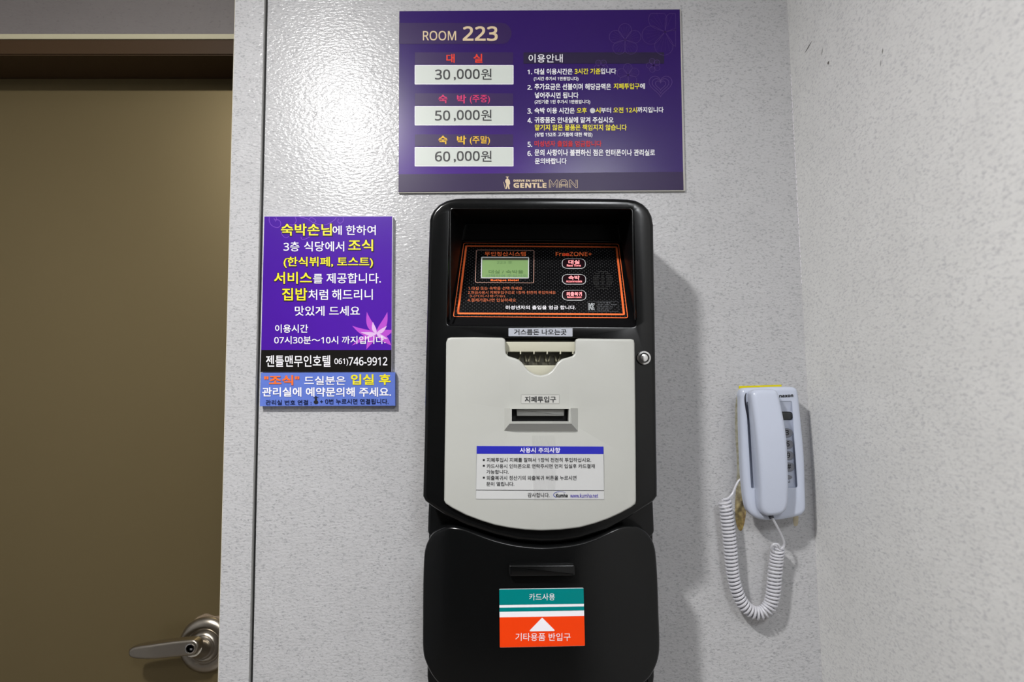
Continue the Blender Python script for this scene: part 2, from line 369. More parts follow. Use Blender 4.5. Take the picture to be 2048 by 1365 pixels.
# scuffs and caulk on the right wall / corner
FR = Frame((co(CAMZ), 0, CAMZ), (0, -1, 0), (co(2)-co(1), 0, 1))
bm = bmesh.new()
for p0, p1, wd in (((1624, 82), (1610, 106), .0016), ((1646, 94), (1643, 112), .0009), ((1766, 96), (1765, 108), .0014), ((1762, 120), (1761, 134), .0008)):
    a, b = Vector(FR.ab(*p0)), Vector(FR.ab(*p1)); stroke(bm, FR, [a+(b-a)*k/8 for k in range(9)], lambda t, wd=wd: wd*math.sin(math.pi*(0.05+0.9*t)), 0.0004)
sheet(bm, FR, [tuple(Vector(FR.ab(1657, 126))+Vector((math.cos(k)*.0022*(1+.4*math.sin(3*k)), math.sin(k)*.0022))) for k in [i*.628 for i in range(10)]], .0004)
obj('scuff_mark', bm, mat('scuff_dark', srgb(105, 102, 98), .7), wall_right, fix=False, label='short dark scuffs')
bm = bmesh.new(); random.seed(3); y = 150
while y < 560:
    ln = random.uniform(2, 9); x = lambda q: co(CAMZ+FW.ab(1590, q)[1])
    z0, z1 = CAMZ+FW.ab(1590, y)[1], CAMZ+FW.ab(1590, y+ln)[1]
    tube(bm, [(x(y)-.0006, .9592, z0), (x(y+ln)-.0006, .9592, z1)], 0.0005, 5); y += ln+random.uniform(0, 5)
ca = obj('caulk_bead', bm, WHITEP, wall_front, fix=True, label='broken thread of white caulk in the corner'); ca['kind'] = 'stuff'

# ------------------------------------------------------------------ door handle
FD = upright(1.10)
def onp(F, px, py, h=0): a, b = F.ab(px, py); return F.w(a, b, h)
ro = onp(FD, 414, 1289); hd = obj
bm = bmesh.new(); lathe(bm, ro, (0, -1, 0), [(0, -.001), (.0475, -.001), (.0478, .002), (.0465, .006), (.042, .010), (.036, .0125), (.031, .0120), (.0285, .010), (.027, .0102), (.0255, .013), (.0235, .0155), (.0215, .0165), (.020, .0160), (.0185, .0175), (.0175, .019), (0, .019)], 56)
handle = obj('door_handle', bm, METAL, door, origin=ro)
bm = bmesh.new(); tube(bm, [ro+Vector((0, -.015, 0)), ro+Vector((0, -.024, 0)), onp(upright(1.060), 388, 1298), onp(upright(1.055), 387, 1298)], lambda t: .0155-.0025*t, 32); obj('neck', bm, METAL, handle)
FL = upright(1.044)
lp = smooth_poly(FL.P([(391, 1283.5), (383, 1281), (355, 1283), (327, 1286.5), (300, 1290.5), (278, 1294), (262, 1298), (253.5, 1303), (251, 1311), (254, 1318), (264, 1321), (285, 1321.5), (310, 1320.5), (335, 1318), (359, 1315.5), (385, 1312), (393, 1306), (396.5, 1297), (395.5, 1289)]), 4)
bm = bmesh.new(); shell(bm, FL, lp, -.016, 0, .0045, steps=6, back=True, dome=lambda a, b: -0.9*max(0, (-.605-a))**1.6 if a < -.605 else 0)
obj('lever', bm, METAL, handle)
kc = onp(FL, 380, 1298.5)
bm = bmesh.new(); lathe(bm, kc+Vector((0, .001, 0)), (0, -1, 0), [(.0082, 0), (.0082, .0016), (.0070, .0018), (.0066, .0006), (0, .0006)], 32); obj('key_cylinder', bm, CHROME, handle)
bm = bmesh.new(); lathe(bm, kc+Vector((0, .001, 0)), (0, -1, 0), [(.0064, .0007), (.0063, .0010), (0, .0010)], 24); obj('key_face', bm, mat('lock_dark', (.03, .028, .02, 1), .3, metal=.8), handle)
bm = bmesh.new(); box(bm, kc.x+.0002, kc.x+.0042, kc.y-.0008, kc.y, kc.z-.002, kc.z+.001); obj('key_slot', bm, CHROME, handle)
bm = bmesh.new()
sheet(bm, FD, smooth_poly(FD.P([(388, 1243), (395, 1235), (403, 1231), (410, 1228), (417, 1228), (424, 1231), (432, 1233), (440, 1232), (440, 1240), (428, 1238), (414, 1235), (400, 1240)]), 3), .0004)
obj('worn_paint', bm, mat('worn_paint', srgb(128, 112, 92), .6, bump=.4, bscale=500, var=.5), door, fix=False, label='chipped paint above the rose')

# ------------------------------------------------------------------ payment machine
YF = 0.83; FM = upright(YF); FB = upright(0.88)
root = empty('payment_machine', (0.043, 0.96, 0.80), 'tall black and cream payment machine mounted on the grey wall below the room price board', 'payment machine')
# back housing
D = 0.96-YF-0.0005
bm = bmesh.new()
o1 = rnd(FB.P([(868, 430), (1297, 430), (1304, 1056), (862, 1056)]), [.03, .03, .02, .02]); shell(bm, FB, rnd(FB.P([(872, 700), (1294, 700), (1307.5, 1030), (1309, 1066), (1290, 1092), (872, 1092), (855, 1066), (856, 1030)]), [.02, .02, .002, .01, .02, .02, .01, .002]), -.0795, 0, .004, back=True)
obj('upper_back_box', bm, BLKM, root)
bm = bmesh.new()
shell(bm, FB, rnd(FB.P([(856, 1063), (868, 1063), (880, 1075), (1284, 1075), (1296, 1063), (1308, 1063), (1311, 1360), (1300, 1450), (864, 1450), (853, 1360)]), .003), -.0795, -.006, .004, back=True)
obj('lower_back_box', bm, BLKM, root)
# upper housing
out = [(858.5, 440), (856, 520), (853, 640), (850, 760), (848, 880), (846, 960), (845, 994), (850, 1004), (866, 1016), (890, 1032), (933, 1053), (989, 1072), (1035, 1083), (1082, 1087), (1120, 1086), (1158, 1080), (1215, 1061), (1255, 1039), (1285, 1019), (1308, 1004), (1315.5, 994), (1315.5, 960), (1314, 880), (1312.5, 760), (1311, 640), (1309, 520), (1308, 450),
       (1305, 432), (1298, 418), (1287, 407), (1273, 400), (1256, 397), (1230, 396), (1080, 394.5), (930, 395), (910, 396), (893, 400), (878, 408), (867, 419), (861, 430)]
outl = FM.P(out)
CN = {'tl': (900, 417), 'tr': (1265, 417), 'br': (1273, 654), 'bl': (894, 651)}
def usq(n=5, r=0.03):  # rounded unit square, params
    return rnd([(0, 0), (1, 0), (1, 1), (0, 1)], r, n)
us = usq()
def bil(q, u, v):  # q: bl, br, tr, tl 3D/2D vectors
    return (q[0]*(1-u)+q[1]*u)*(1-v) + (q[3]*(1-u)+q[2]*u)*v
q2 = [Vector(FM.ab(*CN[k])) for k in ('bl', 'br', 'tr', 'tl')]
hole1 = [tuple(bil(q2, u, v)) for u, v in us]
hole2 = rnd(FM.P([(1006, 676.5), (1156, 676.5), (1156, 712), (1120, 760), (1044, 760), (1006, 712)]), .002)
bm = bmesh.new()
rings = shell(bm, FM, outl, -.1295, 0, .006, holes=[hole1, hole2], hole_r=.0022)
YP0, YP1 = .8345, .928
def wp(px, py, y): return onp(upright(y), px, py)
qM = [wp(896.5, 650, .8330), wp(1271, 653, .8330), wp(1237, 449, .925), wp(929, 448, .925)]
qP = [wp(897.5, 649.5, YP0), wp(1270, 652.5, YP0), wp(1243, 483, YP1), wp(920, 482, YP1)]
bmr = bmesh.new(); R0 = [bmr.verts.new(v.co) for v in rings[0]]
M_ = [bmr.verts.new(bil(qM, u, v)) for u, v in us]; P_ = [bmr.verts.new(bil(qP, u, v)) for u, v in us]
bridge(bmr, R0, M_); bridge(bmr, M_, P_); bmr.faces.new(P_)
# walls of the change opening
t2 = [bm.verts.new(v.co+Vector((0, .04, 0))) for v in rings[1]]; bridge(bm, rings[1], t2); bm.faces.new(t2)
obj('upper_housing', bm, BLK, root, sharp=28)
obj('recess', bmr, mat('recess_black', (.004, .004, .0045, 1), .36, spec=.07), root, sharp=28)
bm = bmesh.new(); tube(bm, [wp(*p, YF-.0004) for p in ((900.5, 640), (900.5, 500), (900.5, 424), (902, 419), (907, 417.5), (1000, 417.3), (1160, 417.3), (1258, 417.5), (1263, 419), (1265, 424), (1266, 500), (1270, 640))], .0011, 10); obj('recess_bead', bm, BLK, root)
# small ledge rail above the panel
bm = bmesh.new(); tube(bm, [wp(921, 482.5, .9265), wp(1080, 481, .9265), wp(1242, 483.5, .9265)], .0016, 10); obj('panel_rail', bm, BLK, root)
# membrane panel
pb, pt = (qP[0]+qP[1])/2, (qP[2]+qP[3])/2
FP = Frame(pb, (1, 0, 0), pt-pb)
def c5(x, y): return (900+x/5.535, 480+y/5.535)
def carbon():
    m = bpy.data.materials.new('carbon_membrane'); m.use_nodes = True; nt = m.node_tree; N = nt.nodes; L = nt.links; b = N['Principled BSDF']
    uv = N.new('ShaderNodeUVMap'); mp = N.new('ShaderNodeMapping'); mp.inputs['Rotation'].default_value = (0, 0, math.pi/4); mp.inputs['Scale'].default_value = (1, 0.62, 1); mp.vector_type = 'TEXTURE'
    mp.inputs['Scale'].default_value = (0.0045, 0.0045, 1)
    L.new(uv.outputs[0], mp.inputs['Vector'])
    v = N.new('ShaderNodeTexVoronoi'); v.voronoi_dimensions = '2D'; v.inputs['Scale'].default_value = 1; v.inputs['Randomness'].default_value = 0; L.new(mp.outputs[0], v.inputs['Vector'])
    cr = N.new('ShaderNodeValToRGB'); e = cr.color_ramp.elements; e[0].position = .13; e[0].color = (.10, .10, .105, 1); e[1].position = .30; e[1].color = (.008, .008, .009, 1)
    e2 = cr.color_ramp.elements.new(.46); e2.color = (.006, .006, .007, 1); e3 = cr.color_ramp.elements.new(.62); e3.color = (.028, .028, .03, 1)
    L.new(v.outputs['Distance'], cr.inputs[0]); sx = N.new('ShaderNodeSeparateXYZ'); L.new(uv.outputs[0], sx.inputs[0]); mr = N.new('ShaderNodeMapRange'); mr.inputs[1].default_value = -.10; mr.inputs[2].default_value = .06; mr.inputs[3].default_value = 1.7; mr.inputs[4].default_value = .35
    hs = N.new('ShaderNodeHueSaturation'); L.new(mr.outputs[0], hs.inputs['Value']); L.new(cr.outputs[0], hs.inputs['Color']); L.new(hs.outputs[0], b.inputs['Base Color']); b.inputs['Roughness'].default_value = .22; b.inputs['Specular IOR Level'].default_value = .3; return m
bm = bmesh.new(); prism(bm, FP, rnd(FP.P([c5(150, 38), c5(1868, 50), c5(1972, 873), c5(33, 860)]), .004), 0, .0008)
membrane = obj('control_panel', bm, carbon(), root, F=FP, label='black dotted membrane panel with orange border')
ORA = mat('orange_print', srgb(250, 118, 62), .3); LGR = U('pale_grey_line', 205, 208, 210); COPPER = U('copper_print', 205, 110, 75)
h = .0011
bm = bmesh.new(); r_ = rnd(FP.P([c5(150, 38), c5(1868, 50), c5(1972, 873), c5(33, 860)]), .004); stroke(bm, FP, inset(ccw(r_), .0006), .0011, h, True); obj('border_line', bm, ORA, membrane, fix=False)
bm = bmesh.new(); r_ = FP.P([c5(180, 74), c5(1842, 86), c5(1925, 832), c5(88, 820)]); stroke(bm, FP, rnd(r_, .001, 2), .0030, h, True); obj('border_line', bm, ORA, membrane, fix=False)
bm = bmesh.new(); stroke(bm, FP, rnd(FP.P([c5(292, 118), c5(930, 122), c5(926, 484), c5(280, 477)]), .003), .0008, h, True); obj('display_outline', bm, U('rose_line', 205, 160, 145), membrane, fix=False)
bm = bmesh.new(); shell(bm, FP, rnd(FP.P([c5(345, 197), c5(876, 200), c5(874, 436), c5(342, 434)]), .002), .0008, .0022, .0006, steps=2, holes=[rnd(FP.P([c5(358, 208), c5(866, 210), c5(864, 428), c5(355, 426)]), .001)], hole_r=.0004); lcdf = obj('display_bezel', bm, LGR, root)
LCD = mat('display_green', srgb(122, 152, 98), .3, emit=srgb(128, 165, 110), estr=.10)
bm = bmesh.new(); sheet(bm, FP, FP.P([c5(352, 202), c5(870, 204), c5(868, 434), c5(348, 432)]), .0012); lcd = obj('display', bm, LCD, root, fix=False, label='lit green liquid crystal display')
LCDT = mat('display_ink', srgb(88, 122, 74), .4)
text(lcd, FP, '223 호', (*c5(520, 242), *c5(690, 270)), .0014, LCDT)
text(lcd, FP, '대실 / 숙박을', (*c5(428, 342), *c5(812, 381)), .0014, LCDT, .01)
text(lcd, FP, '선택하여 주십시오', (*c5(395, 389), *c5(852, 421)), .0014, mat('display_ink_blue', srgb(96, 132, 100), .4))
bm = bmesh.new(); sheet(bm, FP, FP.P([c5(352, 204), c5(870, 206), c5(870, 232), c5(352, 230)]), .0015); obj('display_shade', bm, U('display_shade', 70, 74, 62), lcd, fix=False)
text(membrane, FP, '무인정산시스템', (*c5(383, 137), *c5(838, 185)), h, ORA, .016)
text(membrane, FP, 'Butique Hotel', (*c5(450, 442), *c5(760, 470)), h, ORA, .02)
text(membrane, FP, 'FreeZONE+', (*c5(1170, 140), *c5(1568, 186)), h, ORA, .012)
bm = bmesh.new()
for cx in (1268, 1307): sheet(bm, FP, FP.P(ell(*c5(cx, 170), 16/5.535, 15/5.535, 16)), h+.0002)
obj('logo_dot', bm, mat('red_orange_print', srgb(245, 70, 45), .3), membrane, fix=False)
for s, b4, bo in (('1.대실 또는 숙박을 선택 하세요', (205, 525, 800, 560), .0), ('2.현금사용시 지폐투입구으로 1장씩 천천히 투입하세요', (200, 572, 1170, 607), .0), ('3.(카드사용가능)', (215, 616, 610, 644), 0), ('4.결제가끝나면 입실하세요', (195, 655, 730, 692), 0)):
    text(membrane, FP, s, (*c5(b4[0], b4[1]), *c5(b4[2], b4[3])), h, COPPER, bo)
text(membrane, FP, '미성년자의 출입을 엄금 합니다.', (*c5(618, 733), *c5(1393, 777)), h, WHITEP, .01)
REDL = mat('red_backlit_text', srgb(255, 190, 190), .3, emit=srgb(255, 70, 90), estr=.9)
BTN = mat('button_black', (.012, .004, .006, 1), .25)
for (x0, y0, x1, y1), a, ab_, b, bb in (((1238, 212, 1500, 328), '대실', (1310, 234, 1432, 278), 'Rest Time', (1293, 283, 1447, 306)), ((1240, 386, 1505, 503), '숙박', (1310, 407, 1435, 452), 'Accommodate', (1285, 457, 1460, 481)), ((1240, 560, 1507, 680), '외출복귀', (1288, 586, 1458, 632), 'Return room', (1297, 636, 1453, 656))):
    pl = rnd(FP.P([c5(x0+6, y0+6), c5(x1-6, y0+6), c5(x1-6, y1-6), c5(x0+6, y1-6)]), .0085, 10)
    bm = bmesh.new(); shell(bm, FP, pl, .0006, .0018, .0008, steps=3); bt = obj('button', bm, BTN, root, label='black oval push button with glowing red lettering')
    bm = bmesh.new(); stroke(bm, FP, inset(ccw(pl), -.0003), .0010, .0012, True); obj('button_ring', bm, LGR, bt, fix=False)
    text(bt, FP, a, (*c5(*ab_[:2]), *c5(*ab_[2:])), .0020, REDL, .018); text(bt, FP, b, (*c5(*bb[:2]), *c5(*bb[2:])), .0020, REDL, .012)
bm = bmesh.new()
for k in range(-4, 5):
    yy = 450+k*23; hw = math.sqrt(max(0, 118**2-(k*25)**2))
    for s0, s1 in (((-hw, -hw*.30), (-hw*.2, hw*.2), (hw*.30, hw)) if abs(k) < 4 else ((-hw, hw),)): sheet(bm, FP, rnd(FP.P([c5(1690+s0+6, yy-6), c5(1690+s1-6, yy-6), c5(1690+s1-6, yy+5), c5(1690+s0+6, yy+5)]), .0004, 2), .0010)
sg = obj('speaker_grille', bm, DARK, membrane, fix=False); 
bm = bmesh.new(); stroke(bm, FP, FP.P([c5(1522, 686), c5(1856, 688), c5(1862, 800), c5(1524, 798)]), .0005, h, True)
for k in range(3): pass
obj('certification_frame', bm, U('dim_grey_line', 90, 92, 96), membrane, fix=False)
bm = bmesh.new()
for off in (0, 9):
    stroke(bm, FP, FP.P([c5(1536+off, 704), c5(1536+off, 784)]), .0007, h)
    stroke(bm, FP, FP.P([c5(1570+off*.6, 704), c5(1545+off, 744), c5(1572+off*.6, 784)]), .0007, h)
for rr_ in (30, 17): stroke(bm, FP, FP.P([c5(1597+rr_*math.cos(t)*.75-2, 744+rr_*1.2*math.sin(t)) for t in [math.radians(d) for d in range(75, 290, 15)]]), .0008, h)
obj('certification_mark', bm, U('mark_grey', 190, 195, 198), membrane, fix=False)
for k, s in enumerate(('기기의 명칭', '상호명', '인증받은 자', '제조국가', '제조년월')):
    text(membrane, FP, s, (*c5(1625, 697+k*20), *c5(1780+[0, 60, 20, 10, -20][k], 710+k*20)), h, U('dim_grey_print', 110, 112, 116), 0)
# change label
FMs = upright(YF-.0001)
bm = bmesh.new(); prism(bm, FM, rnd(FM.P([(1017, 657), (1145, 657), (1145, 673.5), (1017, 673)]), .0006), 0, .0008); cl_ = obj('label_plate', bm, U('silver_label', 176, 180, 190, .3), root, label='silver label plate')
text(cl_, FM, '거스름돈 나오는곳', (1028, 658.8, 1133, 670.5), .0010, BLACKP, .02)
# cream front door
door_px = [(893, 686), (892, 800), (890, 920), (889, 1000), (892, 1006), (905, 1015), (932, 1029), (961, 1040), (990, 1049), (1018, 1054.5), (1050, 1058.5), (1082, 1060), (1120, 1058.5), (1158, 1054), (1188, 1046), (1215, 1036.5), (1240, 1025), (1260, 1014), (1269, 1007), (1270.5, 1000), (1270, 920), (1269, 800), (1267.5, 688),
           (1266, 681), (1260, 679), (1200, 678.5), (1156, 678), (1151.5, 679.5), (1150, 683), (1150, 700), (1149, 708), (1144, 713), (1134, 716), (1123, 719), (1115, 725), (1109, 734), (1103, 742), (1095, 748), (1082, 751.5), (1069, 749), (1058, 743), (1051, 735), (1044, 726), (1037, 720), (1026, 716), (1017, 713.5), (1012, 708), (1011, 700), (1011, 683), (1009, 678.5), (1004, 676.5), (950, 675.5), (902, 676), (896, 678)]
DPX = FM.P(door_px); HD = .0075; FDD = upright(YF-HD)
slot_in = FDD.P([(1022, 819), (1139, 819), (1139, 845), (1022, 845)])
bm = bmesh.new(); rr = shell(bm, FM, DPX, -.004, HD, .0028, steps=5, holes=[rnd(slot_in, .0005, 2)], hole_r=.0005)
t2 = [bm.verts.new(v.co+Vector((0, .012, 0))) for v in rr[0]]; bridge(bm, rr[0], t2)
cdoor = obj('front_cover', bm, CREAM, root, label='cream plastic front cover with a notched top and curved bottom edge')
# change tray behind the notch
FT = upright(YF+.004)
bm = bmesh.new()
shell(bm, FT, FT.P([(1009, 684), (1152, 684), (1152, 704), (1009, 704)]), -.012, 0, .001, steps=3)
obj('tray_flap', bm, CREAM2, root)
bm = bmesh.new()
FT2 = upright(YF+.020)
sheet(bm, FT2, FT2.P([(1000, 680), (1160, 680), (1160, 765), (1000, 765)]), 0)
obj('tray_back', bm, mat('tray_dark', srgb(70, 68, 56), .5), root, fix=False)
bm = bmesh.new(); FT3 = upright(YF+.012)
shell(bm, FT3, FT3.P([(1030, 731), (1132, 731), (1132, 764), (1030, 764)]), -.012, 0, .002, steps=3); obj('tray_lip', bm, CREAM2, root)
for px in (1014, 1041, 1068, 1094.5, 1121, 1146):
    a, b = FT.ab(px, 705.5); bm = bmesh.new(); shell(bm, FT, rnd([(a-.0009, b-.0022), (a+.0009, b-.0022), (a+.0009, b+.002), (a-.0009, b+.002)], .0004, 2), -.008, .0006, .0003, steps=2); obj('tray_rib', bm, CREAM2, root)
bm = bmesh.new()
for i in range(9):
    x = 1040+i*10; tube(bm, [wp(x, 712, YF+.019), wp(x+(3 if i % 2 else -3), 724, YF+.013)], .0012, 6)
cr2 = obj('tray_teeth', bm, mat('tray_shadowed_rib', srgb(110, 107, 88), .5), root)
# bill slot bezel
FS = upright(YF-HD-.012)
bm = bmesh.new()
A = [onp(FDD, *p) for p in ((1009, 818), (1155, 818), (1155, 861), (1009, 861))]
B = [onp(FS, *p) for p in ((1019, 816.5), (1142, 816.5), (1150, 860), (1012, 860))]
B = [onp(FS, *p) for p in ((1021, 816.5), (1140, 816.5), (1142, 847), (1020, 847))]
Ci = [onp(FS, *p) for p in ((1023.5, 818.5), (1137.5, 818.5), (1137.5, 843.5), (1023.5, 843.5))]
Di = [v+Vector((0, .024, 0)) for v in Ci]
A2 = [onp(FDD, *p) for p in ((1009, 817), (1156, 817), (1156, 863), (1008, 862))]
Lo = [bm.verts.new(p) for p in A2]; Mi = [bm.verts.new(p) for p in B]; In = [bm.verts.new(p) for p in Ci]; De = [bm.verts.new(p) for p in Di]
bridge(bm, Lo, Mi); bridge(bm, Mi, In); bridge(bm, In, De)
bmesh.ops.bevel(bm, geom=[e for e in bm.edges if (e.verts[0] in Mi and e.verts[1] in Mi)], offset=.0009, segments=3, affect='EDGES')
slot = obj('bill_slot', bm, CREAM, root, label='cream raised banknote slot', sharp=40)
FI = upright(YF-HD-.004)
bm = bmesh.new(); box(bm, Ci[0].x, Ci[1].x, YF-HD+.006, YF-HD+.012, Ci[2].z, Ci[0].z); obj('slot_interior', bm, DARK, slot)
bm = bmesh.new(); shell(bm, FI, rnd(FI.P([(1033, 818.5), (1129, 818.5), (1128, 832.5), (1034, 832.5)]), .0006, 2), -.008, 0, .001, steps=3); obj('slot_lip', bm, mat('slot_lip_grey', srgb(165, 166, 162), .35), slot)
bm = bmesh.new(); shell(bm, FI, FI.P([(1024, 842), (1138, 842), (1138, 845.5), (1024, 845.5)]), -.004, .003, .0008, steps=2); obj('slot_bar', bm, BLKM, slot)
# bill label
bm = bmesh.new(); stroke(bm, FDD, rnd(FDD.P([(1042.5, 790), (1118.5, 790), (1118.5, 807.5), (1042, 807.5)]), .0006, 2), .0007, .0003, True); obj('label_frame', bm, U('label_frame_grey', 160, 160, 156), cdoor, fix=False)
bm = bmesh.new(); sheet(bm, FDD, FDD.P([(1042.5, 790), (1118.5, 790), (1118.5, 807.5), (1042, 807.5)]), .0002); bl_ = obj('label_plate', bm, U('label_pale', 190, 190, 186), cdoor, fix=False)
text(cdoor, FDD, '지폐투입구', (1049.5, 793.2, 1112, 805.5), .0005, BLACKP, .02)
# instruction sticker
def c6(x, y): return (840+x/3.102, 640+y/3.102)
bm = bmesh.new(); prism(bm, FDD, rnd(FDD.P([c6(352, 782), c6(1138, 786), c6(1142, 1115), c6(345, 1112)]), .0008, 3), 0, .0003); stk = obj('instruction_sticker', bm, U('sticker_pale', 198, 199, 199, .25), root, label='white instruction sticker with a blue heading band')
bm = bmesh.new(); sheet(bm, FDD, FDD.P([c6(352, 783), c6(1138, 787), c6(1139, 834), c6(351, 832)]), .0005); obj('blue_band', bm, U('sticker_blue', 44, 46, 172, .3), stk, fix=False)
bm = bmesh.new(); stroke(bm, FDD, FDD.P([c6(348, 1057), c6(1141, 1060)]), .0007, .0005); obj('rule_line', bm, BLACKP, stk, fix=False)
bm = bmesh.new(); stroke(bm, FDD, FDD.P([c6(351, 834), c6(347, 1112), c6(1142, 1115), c6(1140, 836)]), .0004, .0005); obj('rule_line', bm, U('grey_rule', 130, 130, 132), stk, fix=False)
T6 = lambda s, a, b, c, d, m=BLACKP, bo=.012: text(stk, FDD, s, (*c6(a, b), *c6(c, d)), .0006, m, bo)
T6('사용시 주의사항', 620, 793, 870, 826, WHITEP)
T6('지폐투입시 지폐를 잘펴서 1장씩 천천히 투입하십시요.', 414, 857, 1062, 884)
T6('카드사용시 인터폰으로 연락주시면 먼저 입실후 카드결재', 414, 895, 1084, 922)
T6('가능합니다.', 412, 931, 550, 957)
T6('외출복귀시 정산기의 외출복귀 버튼을 누르시면', 413, 967, 970, 996)
T6('문이 열립니다.', 412, 1006, 585, 1033)
T6('감사합니다.', 668, 1073, 804, 1103)
T6('Kumha', 843, 1078, 916, 1103, BLACKP, .03)
T6('www.kumha.net', 932, 1078, 1105, 1105, U('web_blue', 60, 40, 160), .01)
bm = bmesh.new()
for yy in (870, 906, 980): sheet(bm, FDD, FDD.P([c6(390, yy-6), c6(402, yy-6), c6(402, yy+6), c6(390, yy+6)]), .0006)
obj('bullet', bm, BLACKP, stk, fix=False)
bm = bmesh.new(); stroke(bm, FDD, FDD.P([c6(*p) for p in smooth_line([(846, 1103), (830, 1092), (832, 1078), (850, 1069), (880, 1067), (905, 1074)], 5)]), lambda t: .0010*(1-.7*t), .0006); obj('logo_arc', bm, U('logo_blue', 40, 60, 160), stk, fix=False)
# crinkled clear tape on the sticker
def tape_mat():
    m = bpy.data.materials.new('clear_tape'); m.use_nodes = True; nt = m.node_tree; N = nt.nodes; L = nt.links
    out = N['Material Output']; N.remove(N['Principled BSDF'])
    tr = N.new('ShaderNodeBsdfTransparent'); gl = N.new('ShaderNodeBsdfGlossy'); gl.inputs['Roughness'].default_value = .4
    mx = N.new('ShaderNodeMixShader'); fr = N.new('ShaderNodeFresnel'); fr.inputs[0].default_value = 1.6
    tc = N.new('ShaderNodeTexCoord'); mp = N.new('ShaderNodeMapping'); mp.inputs['Scale'].default_value = (1, 1, .55); nz = N.new('ShaderNodeTexNoise'); nz.inputs['Scale'].default_value = 70; nz.inputs['Detail'].default_value = 3
    bp = N.new('ShaderNodeBump'); bp.inputs['Strength'].default_value = 1; bp.inputs['Distance'].default_value = .004
    L.new(tc.outputs['Object'], mp.inputs[0]); L.new(mp.outputs[0], nz.inputs['Vector']); L.new(nz.outputs[0], bp.inputs['Height']); L.new(bp.outputs[0], gl.inputs['Normal']); L.new(bp.outputs[0], fr.inputs['Normal'])
    mx.inputs[0].default_value = .07; L.new(tr.outputs[0], mx.inputs[1]); L.new(gl.outputs[0], mx.inputs[2]); L.new(mx.outputs[0], out.inputs[0]); return m
bm = bmesh.new(); sheet(bm, FDD, FDD.P([(1064, 872), (1108, 871), (1113, 900), (1111, 960), (1109, 1001), (1068, 1001), (1066, 950)]), .0010); obj('clear_tape', bm, tape_mat(), root, fix=False, label='strip of crinkled clear tape')
# key lock
kl = onp(FM, 1287, 716.5)
bm = bmesh.new(); lathe(bm, kl, (0, -1, 0), [(.0098, -.001), (.0098, .003), (.0092, .0045), (.0070, .0052), (.0068, .004), (.0052, .004), (.005, .0048), (.0035, .0052), (0, .0052)], 40); lk = obj('key_lock', bm, CHROME, root, label='round chrome key lock')
bm = bmesh.new(); lathe(bm, kl, (0, -1, 0), [(.0068, .0040), (.0067, .0044), (.0052, .0044), (.0052, .0040)], 32); obj('lock_ring', bm, DARK, lk)
# lower cover
low = [(844, 1125), (847, 1104), (853, 1088), (862, 1074), (876, 1064), (890, 1058), (903, 1056), (924, 1058), (950, 1066), (989, 1079), (1035, 1089), (1082, 1093), (1120, 1091), (1158, 1085.5), (1190, 1076), (1215, 1065), (1235, 1057), (1250, 1054), (1265, 1054.5), (1278, 1058), (1292, 1066), (1303, 1077), (1311, 1090), (1316, 1106), (1319, 1130), (1322, 1180), (1324, 1240), (1326, 1300), (1323, 1328), (1314, 1350), (1300, 1368), (1275, 1382), (1240, 1390), (1082, 1394), (925, 1391), (890, 1384), (866, 1366), (849, 1338), (842, 1312), (841.5, 1260), (842, 1180)]
lw = FM.P(low); cxl = (FM.ab(842, 1200)[0]+FM.ab(1324, 1200)[0])/2
lwd = smooth_poly(lw, 3)
def ldome(a, b):
    u = (a-cxl)/.166; return -.020*abs(u)**3
bm = bmesh.new(); shell(bm, FM, lwd, -.05, .003, .004, steps=5, dome=ldome)
lower = obj('lower_cover', bm, BLK, root, sharp=40, label='glossy black lower cover with a wavy top edge')
FH = upright(YF-.003-.011)
bm = bmesh.new(); shell(bm, FH, rnd(FH.P([(1017, 1131), (1150, 1130), (1151, 1153), (1018, 1154)]), .003, 5), -.013, 0, .003, steps=4); obj('pull_grip', bm, BLK, root)
def c7(x, y): return (820+x/3.545, 980+y/3.545)
FQ = upright(YF-.0034)
def bandpoly(v0, v1, tl=c7(633, 705), tr=c7(1230, 697), br=c7(1240, 1108), bl=c7(637, 1120)):
    L = lambda p, q, t: (p[0]+(q[0]-p[0])*t, p[1]+(q[1]-p[1])*t); return [L(tl, bl, v0), L(tr, br, v0), L(tr, br, v1), L(tl, bl, v1)]
bm = bmesh.new(); prism(bm, FQ, rnd(FQ.P(bandpoly(0, 1)), .0012, 3), -.0003, .0003); st2 = obj('card_sticker', bm, WHITEP, root, label='teal, white and orange sticker marked with an arrow')
TEAL = U('teal_print', 0, 128, 128, .25); ORG_ = U('orange_red_print', 245, 66, 12, .3)
for v0, v1, m in ((0.004, .272, TEAL), (.317, .387, TEAL), (.482, .996, ORG_)):
    bm = bmesh.new(); P4 = FQ.P(bandpoly(v0, v1)); sheet(bm, FQ, rnd(P4, [.0012 if v0 < .1 else 0]*2+[.0012 if v1 > .9 else 0]*2, 3), .0005); obj('colour_band', bm, m, st2, fix=False)
bm = bmesh.new(); sheet(bm, FQ, rnd(FQ.P([c7(937, 906), c7(1032, 1002), c7(842, 1004)]), .0012, 3), .0007); obj('arrow_mark', bm, WHITEP, st2, fix=False)
text(st2, FQ, '카드사용', (*c7(845, 735), *c7(1027, 784)), .0008, WHITEP, .0)
text(st2, FQ, '기타용품 반입구', (*c7(748, 1016), *c7(1138, 1071)), .0008, WHITEP, .0)

